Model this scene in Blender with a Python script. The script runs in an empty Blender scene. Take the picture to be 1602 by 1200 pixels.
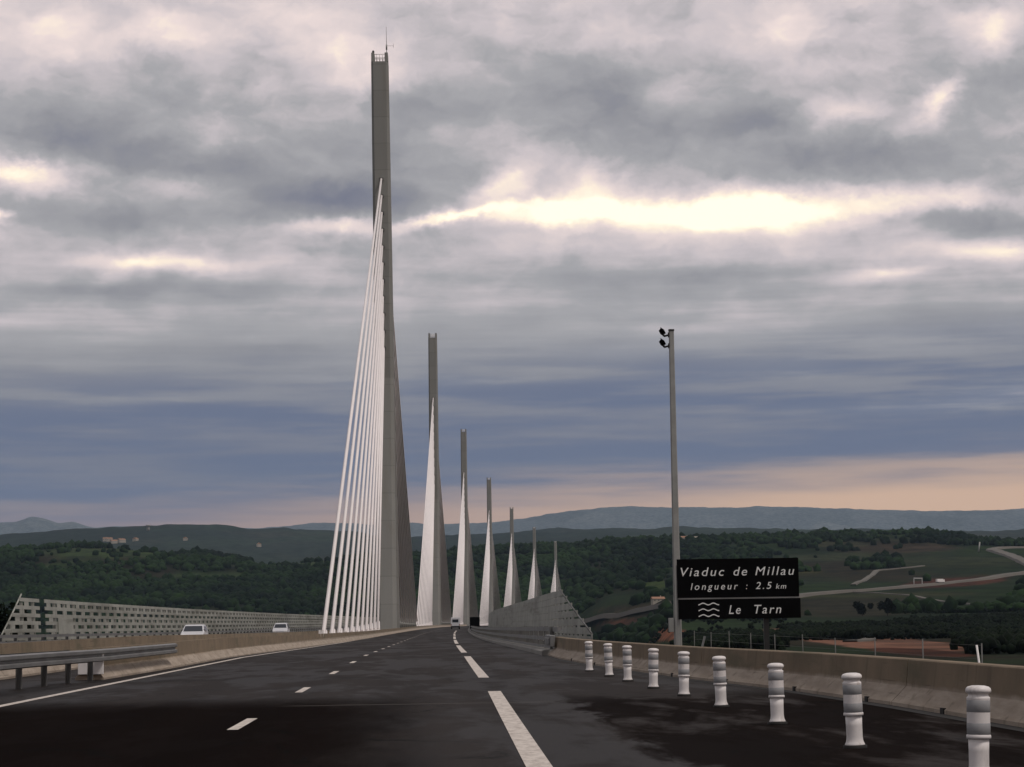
import bpy, bmesh, math, random
import numpy as np
from math import radians, sin, cos, tan, pi
from mathutils import Matrix, Vector
random.seed(7)
sc = bpy.context.scene
C = sc.collection
# ------------------------------------------------------------------ camera
F = 3590.0; CH = 1.2
cam = bpy.data.cameras.new("camera"); camo = bpy.data.objects.new("camera", cam); C.objects.link(camo)
cam.sensor_width = 36; cam.lens = F/1602*36; cam.clip_start = .1; cam.clip_end = 60000
camo.matrix_world = Matrix.Translation((0, 0, CH)) @ Matrix.Rotation(radians(-2.3876), 4, 'Z') @ Matrix.Rotation(radians(95.850), 4, 'X') @ Matrix.Rotation(radians(-.85), 4, 'Z')
sc.camera = camo
sc.view_settings.view_transform = 'Standard'; sc.view_settings.look = 'None'
sc.view_settings.exposure = 0.27; sc.view_settings.gamma = 1
sc.cycles.volume_bounces = 1; sc.cycles.max_bounces = 6; sc.cycles.transparent_max_bounces = 16
sc.cycles.volume_step_rate = 5
SUN_EL, SUN_AZ = radians(58), radians(126)        # azimuth clockwise from +Y

def lin(c):
    return tuple(((v/255)/12.92 if v/255 <= .04045 else ((v/255+.055)/1.055)**2.4) for v in c)

class NT:
    """tiny node-tree helper"""
    def __init__(s, nt): s.nt = nt; s.n = nt.nodes; s.l = nt.links
    def put(s, sock, v):
        if isinstance(v, bpy.types.NodeSocket): s.l.new(v, sock)
        elif v is not None: sock.default_value = v
    def new(s, t, **k):
        n = s.n.new(t)
        for a, b in k.items(): setattr(n, a, b)
        return n
    def m(s, op, a, b=None, c=None, clamp=False):
        n = s.new('ShaderNodeMath', operation=op, use_clamp=clamp)
        s.put(n.inputs[0], a)
        if b is not None: s.put(n.inputs[1], b)
        if c is not None: s.put(n.inputs[2], c)
        return n.outputs[0]
    def vm(s, op, a, b=None):
        n = s.new('ShaderNodeVectorMath', operation=op); s.put(n.inputs[0], a)
        if b is not None: s.put(n.inputs[1], b)
        return n.outputs[0]
    def xyz(s, x, y, z):
        n = s.new('ShaderNodeCombineXYZ'); s.put(n.inputs[0], x); s.put(n.inputs[1], y); s.put(n.inputs[2], z); return n.outputs[0]
    def sep(s, v):
        n = s.new('ShaderNodeSeparateXYZ'); s.put(n.inputs[0], v); return n.outputs
    def noise(s, vec, scale=1, detail=4, rough=.5, dist=0, lac=2):
        n = s.new('ShaderNodeTexNoise'); s.put(n.inputs['Vector'], vec)
        n.inputs['Scale'].default_value = scale; n.inputs['Detail'].default_value = detail
        n.inputs['Roughness'].default_value = rough; n.inputs['Distortion'].default_value = dist; n.inputs['Lacunarity'].default_value = lac
        return n.outputs['Fac'], n.outputs['Color']
    def mr(s, v, a, b, c=0, d=1, smooth=True):
        n = s.new('ShaderNodeMapRange', interpolation_type='SMOOTHSTEP' if smooth else 'LINEAR')
        for i, q in enumerate((v, a, b, c, d)): s.put(n.inputs[i], q)
        return n.outputs[0]
    def ramp(s, f, pts, interp='LINEAR'):
        n = s.new('ShaderNodeValToRGB'); s.put(n.inputs[0], f); r = n.color_ramp; r.interpolation = interp
        while len(r.elements) < len(pts): r.elements.new(.5)
        for e, (p, c) in zip(r.elements, pts): e.position = p; e.color = (*c, 1)
        return n.outputs[0]
    def mix(s, f, a, b, mode='MIX'):
        n = s.new('ShaderNodeMix', data_type='RGBA', blend_type=mode)
        s.put(n.inputs[0], f); s.put(n.inputs[6], a if not isinstance(a, tuple) else (*a[:3], 1)); s.put(n.inputs[7], b if not isinstance(b, tuple) else (*b[:3], 1))
        return n.outputs[2]

# ------------------------------------------------------------------ sky: broken evening overcast over a clear-sky base
W = bpy.data.worlds.new("World"); sc.world = W; W.use_nodes = True
w = NT(W.node_tree); w.n.clear()
tc = w.new('ShaderNodeTexCoord').outputs['Generated']
X, Y, Z = w.sep(tc)
el = w.m('ARCSINE', Z)
az = w.m('ARCTAN2', X, Y)
A = w.m('ADD', w.m('MULTIPLY', az, 3.59), 0.656)           # sky chart coordinates, across
Ey = w.m('SUBTRACT', 0.97, w.m('MULTIPLY', el, 3.59))      # and downwards (0.97 = level)
Ey = w.m('SUBTRACT', Ey, w.m('MULTIPLY', w.m('SUBTRACT', A, .656), -.0))
P0 = w.xyz(A, Ey, 0)
# domain warp
wf, wc = w.noise(w.vm('MULTIPLY', P0, (5.0, 9.0, 1)), 1, 5, .6)
warp = w.vm('SUBTRACT', wc, (.5, .5, .5))
wf2, wc2 = w.noise(w.vm('MULTIPLY', P0, (22.0, 26.0, 1)), 1, 4, .6)
warp2 = w.vm('SUBTRACT', wc2, (.5, .5, .5))
up = w.mr(Ey, .46, .30, .25, 1)                            # clouds are billowy above, streaky lower
P = w.vm('ADD', P0, w.vm('MULTIPLY', warp, (.15, .042, 0)))
P = w.vm('ADD', P, w.vm('MULTIPLY', warp2, w.xyz(w.m('MULTIPLY', up, .035), w.m('MULTIPLY', up, .035), 0)))
PX, PY, _ = w.sep(P)
def blob(cx, cy, rx, ry, amp, tilt=0.0, p=1.0):
    dx = w.m('SUBTRACT', PX, cx/1000); dy = w.m('SUBTRACT', PY, cy/1000)
    if tilt: dy = w.m('SUBTRACT', dy, w.m('MULTIPLY', dx, tilt))
    q = w.m('ADD', w.m('POWER', w.m('ABSOLUTE', w.m('MULTIPLY', dx, 1000/rx)), 2), w.m('POWER', w.m('ABSOLUTE', w.m('MULTIPLY', dy, 1000/ry)), 2))
    return w.m('MULTIPLY', w.m('EXPONENT', w.m('MULTIPLY', q, -p)), amp)
SKY_BLOBS = [  # light gaps in the cloud and dark cloud bellies
 (1130,345,250,32,.38,.02),(1120,352,330,60,.12,.03),(1180,350,130,20,.16,0),(900,335,110,17,.36,-.05),(710,345,110,9,.36,-.18),(775,300,55,28,.24,-.3),(960,290,60,30,.2,0),
 (40,278,75,22,.36,.25),(5,347,22,9,.4,0),(240,415,150,13,.30,.03),(520,357,75,13,.34,0),(1560,420,110,16,.28,.05),(1395,445,60,10,.25,0),(1480,335,120,20,.18,.1),
 (1310,198,55,22,.26,0),(1475,185,28,24,.30,-.5),(1560,95,50,35,.26,0),(505,60,110,45,.15,.2),(590,110,120,40,.12,.2),(80,60,130,60,.16,.1),(280,50,90,35,.15,.3),(250,290,120,16,.14,.15),
 (1080,140,60,50,.14,0),(950,60,90,40,.12,0),(1240,80,80,45,.13,0),(830,260,70,30,.08,0),(1590,640,190,17,.30,-.03),(1400,655,150,10,.18,0),(1340,338,120,20,.09,.02),(700,600,200,10,.10,.02),(250,620,180,9,.08,0),(1250,590,80,12,.12,0),(960,560,120,14,.07,0),
 (430,290,260,48,-.21,.10),(130,225,180,50,-.17,.08),(560,310,150,30,-.14,0),(640,180,140,60,-.10,0),(200,345,180,20,-.16,0),(230,455,220,16,-.15,0),
 (920,130,140,90,-.14,0),(1200,205,110,35,-.20,.05),(1000,180,90,40,-.12,0),(1390,270,180,42,-.20,0),(1080,270,110,40,-.13,0),(1560,150,80,80,-.08,0),(1540,375,110,22,-.18,.03),(1420,365,60,14,-.12,0),(1000,370,170,16,-.06,.02),(660,250,90,30,-.08,0),
 (700,430,250,22,-.06,0),(1050,440,200,22,-.08,0),(60,500,200,20,.06,0),(1150,520,150,14,.06,0),
]
L = w.ramp(w.mr(Ey, -.4, 1.0, 0, 1, False), [(0, (.52,)*3), (.28, (.63,)*3), (.40, (.54,)*3), (.50, (.56,)*3), (.58, (.56,)*3), (.65, (.50,)*3), (.71, (.30,)*3), (.80, (.14,)*3), (.88, (.12,)*3), (1, (.2,)*3)])
for b in SKY_BLOBS: L = w.m('ADD', L, blob(*b))
n1, _ = w.noise(w.vm('MULTIPLY', P, (4.2, 10.5, 1)), 1, 7, .50, .2)
n2, _ = w.noise(w.vm('ADD', w.vm('MULTIPLY', P, (13.0, 20.0, 1)), (7.3, 2.1, 0)), 1, 7, .54, .1)
n3, _ = w.noise(w.vm('ADD', w.vm('MULTIPLY', P0, (2.2, 30.0, 1)), (3.3, 9.1, 0)), 1, 5, .55)
hi = w.mr(Ey, .60, .36, 0, 1)
L = w.m('ADD', L, w.m('MULTIPLY', w.m('SUBTRACT', n1, .5), w.m('ADD', w.m('MULTIPLY', hi, .26), .12)))
L = w.m('ADD', L, w.m('MULTIPLY', w.m('SUBTRACT', n2, .5), w.m('ADD', w.m('MULTIPLY', hi, .27), .04)))
L = w.m('ADD', L, w.m('MULTIPLY', w.m('SUBTRACT', n3, .5), w.mr(Ey, .3, .5, 0, .36)))
ccol = w.ramp(L, [(0, lin((84, 89, 108))), (.20, lin((106, 107, 119))), (.36, lin((129, 128, 132))), (.50, lin((149, 147, 149))),
                  (.62, lin((182, 173, 175))), (.76, lin((213, 197, 193))), (.86, lin((236, 220, 200))), (.97, lin((252, 243, 218)))])
# peach glow low down, stronger to the right, and blue band above it
peach = w.mix(w.mr(A, .1, 1.4), lin((150, 126, 120)), lin((206, 168, 136)))
pe = w.m('ADD', Ey, w.m('MULTIPLY', w.m('SUBTRACT', n3, .5), .05))
pe = w.m('ADD', pe, w.m('MULTIPLY', w.m('SUBTRACT', A, 1.2), .040))
ccol = w.mix(w.m('MULTIPLY', w.mr(pe, .705, .805, 0, 1), w.mr(A, 0, 1.3, .80, .93)), ccol, peach)
ccol = w.mix(w.m('MULTIPLY', w.m('MULTIPLY', w.mr(pe, .50, .62, 0, .62), w.mr(n3, .40, .62, 1.25, .35)), w.mr(pe, .80, .72)), ccol, lin((78, 89, 116)))
bright = w.mr(Z, .28, .7, 1.17, .85)                       # overcast is brighter towards the zenith
bgc = w.new('ShaderNodeBackground'); w.put(bgc.inputs[0], ccol); w.put(bgc.inputs[1], bright)
skyt = w.new('ShaderNodeTexSky', sky_type='NISHITA', sun_disc=False, sun_elevation=SUN_EL, sun_rotation=SUN_AZ)
bgs = w.new('ShaderNodeBackground'); w.put(bgs.inputs[0], skyt.outputs[0]); bgs.inputs[1].default_value = .05
mx = w.new('ShaderNodeMixShader'); mx.inputs[0].default_value = .96
w.l.new(bgs.outputs[0], mx.inputs[1]); w.l.new(bgc.outputs[0], mx.inputs[2])
wo = w.new('ShaderNodeOutputWorld'); w.l.new(mx.outputs[0], wo.inputs[0])
W.cycles.sampling_method = 'MANUAL'; W.cycles.sample_map_resolution = 512
# ------------------------------------------------------------------ sun (veiled by cloud)
sl = bpy.data.lights.new("sun", 'SUN'); sl.energy = 1.45; sl.angle = radians(14); sl.color = (1.0, .92, .86)
so = bpy.data.objects.new("sun", sl); C.objects.link(so)
sd = Vector((sin(SUN_AZ)*cos(SUN_EL), cos(SUN_AZ)*cos(SUN_EL), sin(SUN_EL)))
so.rotation_euler = sd.to_track_quat('Z', 'Y').to_euler(); so.location = (0, 0, 60)

# ------------------------------------------------------------------ object helpers
def link(o, parent=None):
    C.objects.link(o)
    if parent is not None: o.parent = parent
    return o
def tag(o, label=None, cat=None, group=None, kind=None):
    if label: o['label'] = label
    if cat: o['category'] = cat
    if group: o['group'] = group
    if kind: o['kind'] = kind
    return o
def empty(name, loc=(0, 0, 0), rz=0):
    o = bpy.data.objects.new(name, None); o.location = loc; o.rotation_euler = (0, 0, rz); o.empty_display_size = .2
    return link(o)
class MB:
    """collects verts/faces for ONE mesh object"""
    def __init__(s): s.v = []; s.f = []; s.smooth = []
    def add(s, vs, fs, sm=False):
        b = len(s.v); s.v += [tuple(v) for v in vs]; s.f += [tuple(b+i for i in f) for f in fs]; s.smooth += [sm]*len(fs)
    def box(s, x0, x1, y0, y1, z0, z1, mat=None):
        vs = [Vector((x, y, z)) for x in (x0, x1) for y in (y0, y1) for z in (z0, z1)]
        if mat is not None: vs = [mat @ v for v in vs]
        s.add(vs, [(0, 1, 3, 2), (4, 6, 7, 5), (0, 4, 5, 1), (2, 3, 7, 6), (0, 2, 6, 4), (1, 5, 7, 3)])
    def tube(s, a, b, ra, rb=None, n=10, cap=True, sm=True):
        a = Vector(a); b = Vector(b); rb = ra if rb is None else rb
        d = (b-a).normalized(); q = d.to_track_quat('Z', 'Y')
        vs = []
        for p, r in ((a, ra), (b, rb)):
            vs += [p + q @ Vector((cos(2*pi*i/n)*r, sin(2*pi*i/n)*r, 0)) for i in range(n)]
        s.add(vs, [(i, (i+1) % n, n+(i+1) % n, n+i) for i in range(n)], sm)
        if cap: s.add([], []); b0 = len(s.v)-2*n; s.f += [tuple(b0+i for i in range(n))[::-1], tuple(b0+n+i for i in range(n))]; s.smooth += [False]*2
    def lathe(s, prof, n=24, cx=0, cy=0):
        vs = []
        for r, z in prof: vs += [(cx+cos(2*pi*i/n)*r, cy+sin(2*pi*i/n)*r, z) for i in range(n)]
        fs = []
        for k in range(len(prof)-1):
            for i in range(n): j = (i+1) % n; fs.append((k*n+i, k*n+j, (k+1)*n+j, (k+1)*n+i))
        s.add(vs, fs, True)
        if prof[-1][0] > 1e-4: b0 = len(s.v)-n; s.f.append(tuple(range(b0, b0+n))); s.smooth.append(False)
    def sweep(s, path, prof, closed=True, caps=True):
        """path: list of (origin Vector, right Vector); prof: list of (lateral, up)"""
        n = len(prof); vs = []
        for o, r in path: vs += [(o.x+r.x*a, o.y+r.y*a, o.z+b) for a, b in prof]
        fs = []
        m = n if closed else n-1
        for k in range(len(path)-1):
            for i in range(m): j = (i+1) % n; fs.append((k*n+i, k*n+j, (k+1)*n+j, (k+1)*n+i))
        s.add(vs, fs)
        if closed and caps: b0 = len(s.v)-len(vs); s.f += [tuple(b0+i for i in range(n))[::-1], tuple(len(s.v)-n+i for i in range(n))]; s.smooth += [False]*2
    def build(s, name, mat, parent=None, bevel=0):
        me = bpy.data.meshes.new(name); me.from_pydata(s.v, [], s.f); me.materials.append(mat)
        me.polygons.foreach_set('use_smooth', s.smooth); me.update()
        bm = bmesh.new(); bm.from_mesh(me); bmesh.ops.recalc_face_normals(bm, faces=bm.faces); bm.to_mesh(me); bm.free()
        o = bpy.data.objects.new(name, me)
        if bevel:
            m = o.modifiers.new('bevel', 'BEVEL'); m.width = bevel; m.segments = 2; m.limit_method = 'ANGLE'
        return link(o, parent)

# ------------------------------------------------------------------ materials
def mat(name, col, rough=.7, metal=0, spec=.4, var=.12, vscale=2.0, bump=0, bscale=40, stain=None, coord='Object', stretch=(1, 1, 1)):
    m = bpy.data.materials.new(name); m.use_nodes = True; t = NT(m.node_tree); b = t.n['Principled BSDF']
    b.inputs['Roughness'].default_value = rough; b.inputs['Metallic'].default_value = metal; b.inputs['Specular IOR Level'].default_value = spec
    co = t.new('ShaderNodeTexCoord').outputs['Object'] if coord == 'Object' else t.new('ShaderNodeNewGeometry').outputs['Position']
    v = t.vm('MULTIPLY', co, stretch)
    f, _ = t.noise(v, vscale, 6, .62)
    c = t.mix(t.mr(f, .25, .75), tuple(x*(1-var) for x in col), tuple(min(1, x*(1+var)) for x in col))
    if stain:
        f2, _ = t.noise(t.vm('MULTIPLY', co, stain[1]), 1, 6, .65, .3)
        c = t.mix(t.mr(f2, stain[2], stain[3]), c, stain[0])
    t.put(b.inputs['Base Color'], c)
    if bump:
        bn = t.new('ShaderNodeBump'); fb, _ = t.noise(co, bscale, 4, .6); t.put(bn.inputs['Height'], fb)
        bn.inputs['Strength'].default_value = bump; bn.inputs['Distance'].default_value = .02; t.put(b.inputs['Normal'], bn.outputs[0])
    return m
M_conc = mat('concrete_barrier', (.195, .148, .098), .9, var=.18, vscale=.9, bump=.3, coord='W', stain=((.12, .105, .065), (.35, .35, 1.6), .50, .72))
def shade_soil_barrier(m):      # painted shading: upright part darker, sky-facing foot lighter; then scuffs and drip stains
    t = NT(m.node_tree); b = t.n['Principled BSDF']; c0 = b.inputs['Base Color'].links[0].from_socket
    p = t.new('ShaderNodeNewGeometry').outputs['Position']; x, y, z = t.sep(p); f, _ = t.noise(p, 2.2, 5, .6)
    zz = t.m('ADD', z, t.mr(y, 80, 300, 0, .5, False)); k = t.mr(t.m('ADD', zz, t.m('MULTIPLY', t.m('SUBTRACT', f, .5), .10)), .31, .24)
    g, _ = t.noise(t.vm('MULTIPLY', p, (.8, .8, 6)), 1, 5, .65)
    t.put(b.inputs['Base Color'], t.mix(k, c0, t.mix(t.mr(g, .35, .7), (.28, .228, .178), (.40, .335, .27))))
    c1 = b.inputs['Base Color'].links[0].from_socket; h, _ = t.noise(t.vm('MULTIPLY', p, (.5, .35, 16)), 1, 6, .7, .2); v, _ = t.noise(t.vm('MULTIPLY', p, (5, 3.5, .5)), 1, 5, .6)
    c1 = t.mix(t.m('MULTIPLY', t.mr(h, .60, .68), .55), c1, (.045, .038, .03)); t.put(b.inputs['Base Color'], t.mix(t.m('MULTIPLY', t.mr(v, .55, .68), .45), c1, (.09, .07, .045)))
shade_soil_barrier(M_conc)
M_conc2 = mat('deck_concrete', (.26, .25, .23), .9, var=.15, vscale=.3, coord='W')
M_pylon = mat('pylon_paint', (.235, .233, .216), .65, var=.07, vscale=.15, stretch=(1, 1, .25), stain=((.215, .205, .18), (.6, .6, .04), .5, .75))
def seams(m, period, depth):      # welded plate joints
    t = NT(m.node_tree); b = t.n['Principled BSDF']; c0 = b.inputs['Base Color'].links[0].from_socket
    x, y, z = t.sep(t.new('ShaderNodeTexCoord').outputs['Object']); fr = t.m('FRACT', t.m('MULTIPLY', z, 1/period))
    k = t.m('MULTIPLY', t.m('LESS_THAN', fr, .035), depth); pl = t.new('ShaderNodeTexWhiteNoise', noise_dimensions='1D'); t.put(pl.inputs['W'], t.m('FLOOR', t.m('MULTIPLY', z, 1/period)))
    c = t.mix(t.m('MULTIPLY', pl.outputs['Value'], .16), c0, (.16, .155, .14)); t.put(b.inputs['Base Color'], t.mix(k, c, (.07, .068, .06)))
seams(M_pylon, 4.1, .22)
M_cable = mat('cable_sheath', (.86, .80, .78), .5, var=.04, vscale=.3)
M_steel = mat('galvanised_steel', (.23, .23, .225), .5, .65, var=.2, vscale=1.2, bump=.1, coord='W')
M_steel_d = mat('dull_steel', (.13, .13, .125), .65, .4, var=.2, vscale=2, coord='W')
M_screen = mat('screen_panel_grey', (.31, .312, .275), .6, 0, var=.22, vscale=.5, coord='W', stain=((.17, .17, .14), (.05, .05, .9), .45, .7))
M_white = mat('white_paint', (.75, .72, .70), .6, var=.06, vscale=4)
M_black = mat('black_sheet', (.003, .003, .0035), .6, var=.3, spec=.05)
M_dark = mat('dark_metal', (.02, .02, .02), .5, var=.2)
M_bwhite = mat('bollard_white', (.72, .68, .66), .45, var=.07, vscale=9, stain=((.36, .31, .27), (9, 9, 4), .50, .80))
M_band = mat('reflective_band', (.27, .27, .275), .5, 0, var=.06, vscale=12)
M_rubber = mat('black_rubber', (.015, .014, .013), .8)
M_letter = mat('sign_lettering', (.78, .78, .76), .5, var=.03)
M_mast = mat('mast_galvanised', (.31, .31, .295), .6, .3, var=.15, vscale=1.5)
M_glass = mat('car_glass', (.03, .035, .045), .08, 0, spec=.6, var=.05)
M_carw = mat('white_car_paint', (.62, .62, .64), .25, var=.02, spec=.5)
M_tyre = mat('tyre_rubber', (.012, .012, .012), .8)
M_red = mat('red_lens', (.25, .02, .015), .3)
M_wall = mat('farmhouse_wall', (.34, .31, .26), .9, var=.15, vscale=.5)
M_roof = mat('clay_roof', (.30, .17, .11), .9, var=.2, vscale=1)
M_bark = mat('bark', (.06, .048, .035), .9, var=.3, vscale=4)
M_dirt = mat('road_track', (.115, .105, .09), .95, var=.12, vscale=.02, coord='W')

def asphalt(name):
    m = bpy.data.materials.new(name); m.use_nodes = True; t = NT(m.node_tree); b = t.n['Principled BSDF']
    p = t.new('ShaderNodeNewGeometry').outputs['Position']
    big, _ = t.noise(t.vm('MULTIPLY', p, (.42, .085, 0)), 1, 5, .6, .4)      # damp and worn areas, drawn out along the lanes
    med, _ = t.noise(t.vm('MULTIPLY', p, (1.3, .30, 0)), 1, 6, .62, .5)
    fine, _ = t.noise(p, 60, 3, .7)
    px, py, pz = t.sep(p)
    damp = t.m('ADD', t.m('MULTIPLY', big, .6), t.m('MULTIPLY', med, .4))
    # the laying seams across the carriageway
    seam = t.m('ADD', t.mr(py, 41.5, 42.2, 0, .5), t.mr(py, 29.2, 29.8, 0, .35))
    dm = t.mr(damp, .45, .55)
    # the hard shoulder and the verge of the left lane are newer, blacker asphalt
    near = t.mr(t.m('ADD', py, t.m('MULTIPLY', t.m('SUBTRACT', med, .5), 5)), 38, 32.0)
    shoulder = t.m('MAXIMUM', t.mr(t.m('ADD', px, t.m('MULTIPLY', t.m('SUBTRACT', med, .5), 1.6)), 2.0, 2.3), t.mr(t.m('ADD', px, t.m('MULTIPLY', t.m('SUBTRACT', med, .5), 1.6)), .5, -1.3))
    new = t.m('MULTIPLY', near, shoulder)
    new = t.m('MULTIPLY', new, t.m('MAXIMUM', t.mr(damp, .60, .50, 0, .85), t.mr(px, 1.0, .2)))
    c = t.mix(dm, (.011, .0086, .0076), (.021, .0172, .0155))
    c = t.mix(new, c, (.0055, .0034, .0028))
    c = t.mix(t.mr(fine, .35, .7), c, t.mix(1.0, c, (1.7, 1.65, 1.6), 'MULTIPLY'))
    # wheel paths polished by traffic, cracks, and the pale and dark transverse joints
    lane = t.m('ABSOLUTE', t.m('SUBTRACT', t.m('FRACT', t.m('MULTIPLY', t.m('ADD', px, 2.15), 1/1.75)), .5))
    c = t.mix(t.mr(lane, .12, .38, .0, .38), c, t.mix(1.0, c, (.62, .62, .63), 'MULTIPLY'))
    gr_, _ = t.noise(p, 24, 4, .75)
    c = t.mix(t.mr(gr_, .42, .62), t.mix(1.0, c, (.72, .72, .72), 'MULTIPLY'), c)
    cr = t.new('ShaderNodeTexVoronoi', feature='DISTANCE_TO_EDGE'); t.put(cr.inputs['Vector'], t.vm('ADD', t.vm('MULTIPLY', p, (.35, .16, 0)), t.vm('MULTIPLY', t.noise(p, 1.2, 4, .6)[1], (.35, .35, 0)))); cr.inputs['Scale'].default_value = 1
    c = t.mix(t.m('MULTIPLY', t.mr(cr.outputs['Distance'], .010, .004), t.mr(med, .48, .56)), c, (.004, .0035, .003))
    jl = t.m('ABSOLUTE', t.m('SUBTRACT', py, t.m('ADD', 33.2, t.m('MULTIPLY', med, .25))))
    c = t.mix(t.m('MULTIPLY', t.mr(jl, .22, .10, 0, .5), t.m('MULTIPLY', t.mr(px, -2.2, -1.6), t.mr(px, 2.6, 1.6))), c, (.075, .068, .062))
    jd = t.m('ABSOLUTE', t.m('SUBTRACT', py, t.m('ADD', 48.5, t.m('MULTIPLY', med, 1.2))))
    c = t.mix(t.mr(jd, 1.3, .5, 0, .55), c, (.007, .006, .0055))
    # tar-sealed joints
    fr = t.m('ABSOLUTE', t.m('SUBTRACT', py, t.m('ADD', 41.8, t.m('MULTIPLY', med, .3))))
    c = t.mix(t.mr(fr, .25, .08, 0, .8), c, (.012, .011, .011))
    t.put(b.inputs['Base Color'], c)
    t.put(b.inputs['Roughness'], t.m('ADD', t.mr(dm, 0, 1, .52, .70, False), t.m('MULTIPLY', new, .4)))
    t.put(b.inputs['Specular IOR Level'], t.mr(new, 0, 1, .055, .01, False))
    bn = t.new('ShaderNodeBump'); bn.inputs['Strength'].default_value = .35; bn.inputs['Distance'].default_value = .01
    t.put(bn.inputs['Height'], fine); t.put(b.inputs['Normal'], bn.outputs[0])
    return m
M_asph = asphalt('asphalt')
def paint_mat():
    m = bpy.data.materials.new('road_paint'); m.use_nodes = True; t = NT(m.node_tree); b = t.n['Principled BSDF']
    p = t.new('ShaderNodeNewGeometry').outputs['Position']
    a, _ = t.noise(t.vm('MULTIPLY', p, (9, 3, 0)), 1, 6, .7)
    c = t.mix(t.mr(a, .30, .62), (.36, .31, .27), (.62, .56, .50))
    t.put(b.inputs['Base Color'], c); b.inputs['Roughness'].default_value = .75
    return m
M_paint = paint_mat()

# ------------------------------------------------------------------ TERRAIN FUNCTION
#BEGIN_T
def _hash(ix, iy, seed):
    h = (ix*374761393 + iy*668265263 + seed*1442695041) & 0xffffffff
    h = ((h ^ (h >> 13))*1274126177) & 0xffffffff
    return ((h ^ (h >> 16)) & 0xffff)/65535.0
def vnoise(x, y, seed=0):
    x = np.asarray(x, float); y = np.asarray(y, float)
    ix = np.floor(x).astype(np.int64); iy = np.floor(y).astype(np.int64); fx = x-ix; fy = y-iy
    fx = fx*fx*(3-2*fx); fy = fy*fy*(3-2*fy)
    a = _hash(ix, iy, seed); b = _hash(ix+1, iy, seed); c = _hash(ix, iy+1, seed); d = _hash(ix+1, iy+1, seed)
    return (a*(1-fx)+b*fx)*(1-fy)+(c*(1-fx)+d*fx)*fy
def fbm(x, y, o=4, seed=0):
    s = 0; a = .5; t = 0
    for k in range(o): s = s+a*vnoise(x*2**k, y*2**k, seed+k); t += a; a *= .5
    return s/t
TX = np.array([-9000, -3000, -700, 0, 150, 300, 430, 520, 640, 760, 880, 960, 1060, 1200, 1300, 1450, 1602, 2300, 4500, 9000.])
TR = np.array([0, 10, 60, 115, 180, 300, 500, 1000, 1700, 2500, 3300, 4200, 5200, 7000, 9000, 12500, 16000, 20000, 26000.])
Cr = np.array([110, 110, 115, 122, 128, 117, 96, 103, 107, 115, 115, 122, 126, 132, 132, 126, 108, 110, 110, 110.])
Br = np.array([130, 130, 128, 133, 145, 147, 142, 137, 130, 133, 134, 136, 137, 130, 126, 122, 120, 125, 130, 130.])
Ar = np.array([160, 160, 150, 150, 148, 145, 145, 151, 149, 148, 163, 167, 167, 165, 158, 153, 155, 155, 160, 160.])
TT = np.zeros((len(TX), len(TR)))
for i, x in enumerate(TX):
    rt = min(1, max(0, (x-890)/110)); rt = rt*rt*(3-2*rt)
    eL = {2500: -35, 3300: 45}; eR = {2500: 46, 3300: 88}
    mid = max(0, 1-abs(x-800)/220)
    def E(e, r): return CH+e/3590*r
    zl = [-.35, -.35, -.35, -.8, -9, -30, -60, -120, -150, E(-35+mid*18, 2500), E(42, 3300)]
    zr = [-.35, -.35, -.8, -1.6, -3.0, E(-78, 300), E(-64, 500), E(-36, 1000), E(0, 1700), E(46, 2500), E(86, 3300)]
    row = [l*(1-rt)+r*rt for l, r in zip(zl, zr)]
    row += [E(Cr[i]-11, 4200), E(Cr[i]-42, 5200), E(Br[i]-22, 7000), E(Br[i], 9000), E(92+50*max(0, 1-abs(x-860)/330), 12500), E(105+32*max(0, 1-abs(x-860)/330), 16000), E(Ar[i], 20000), E(90, 26000)]
    TT[i] = row
def _herm(xs, x):
    i = np.clip(np.searchsorted(xs, x, side='right')-1, 0, len(xs)-2)
    h = xs[i+1]-xs[i]; t = np.clip((x-xs[i])/h, 0, 1)
    return i, t
TL = np.log(TR+40)
def _slopes(V, xs):
    d = np.diff(V, axis=-1)/np.diff(xs); m = np.zeros_like(V)
    m[..., 1:-1] = np.where(d[..., 1:]*d[..., :-1] > 0, 2*d[..., 1:]*d[..., :-1]/(d[..., 1:]+d[..., :-1]+1e-12), 0)
    m[..., 0] = d[..., 0]; m[..., -1] = d[..., -1]
    return m
TM = _slopes(TT, TL)
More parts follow.
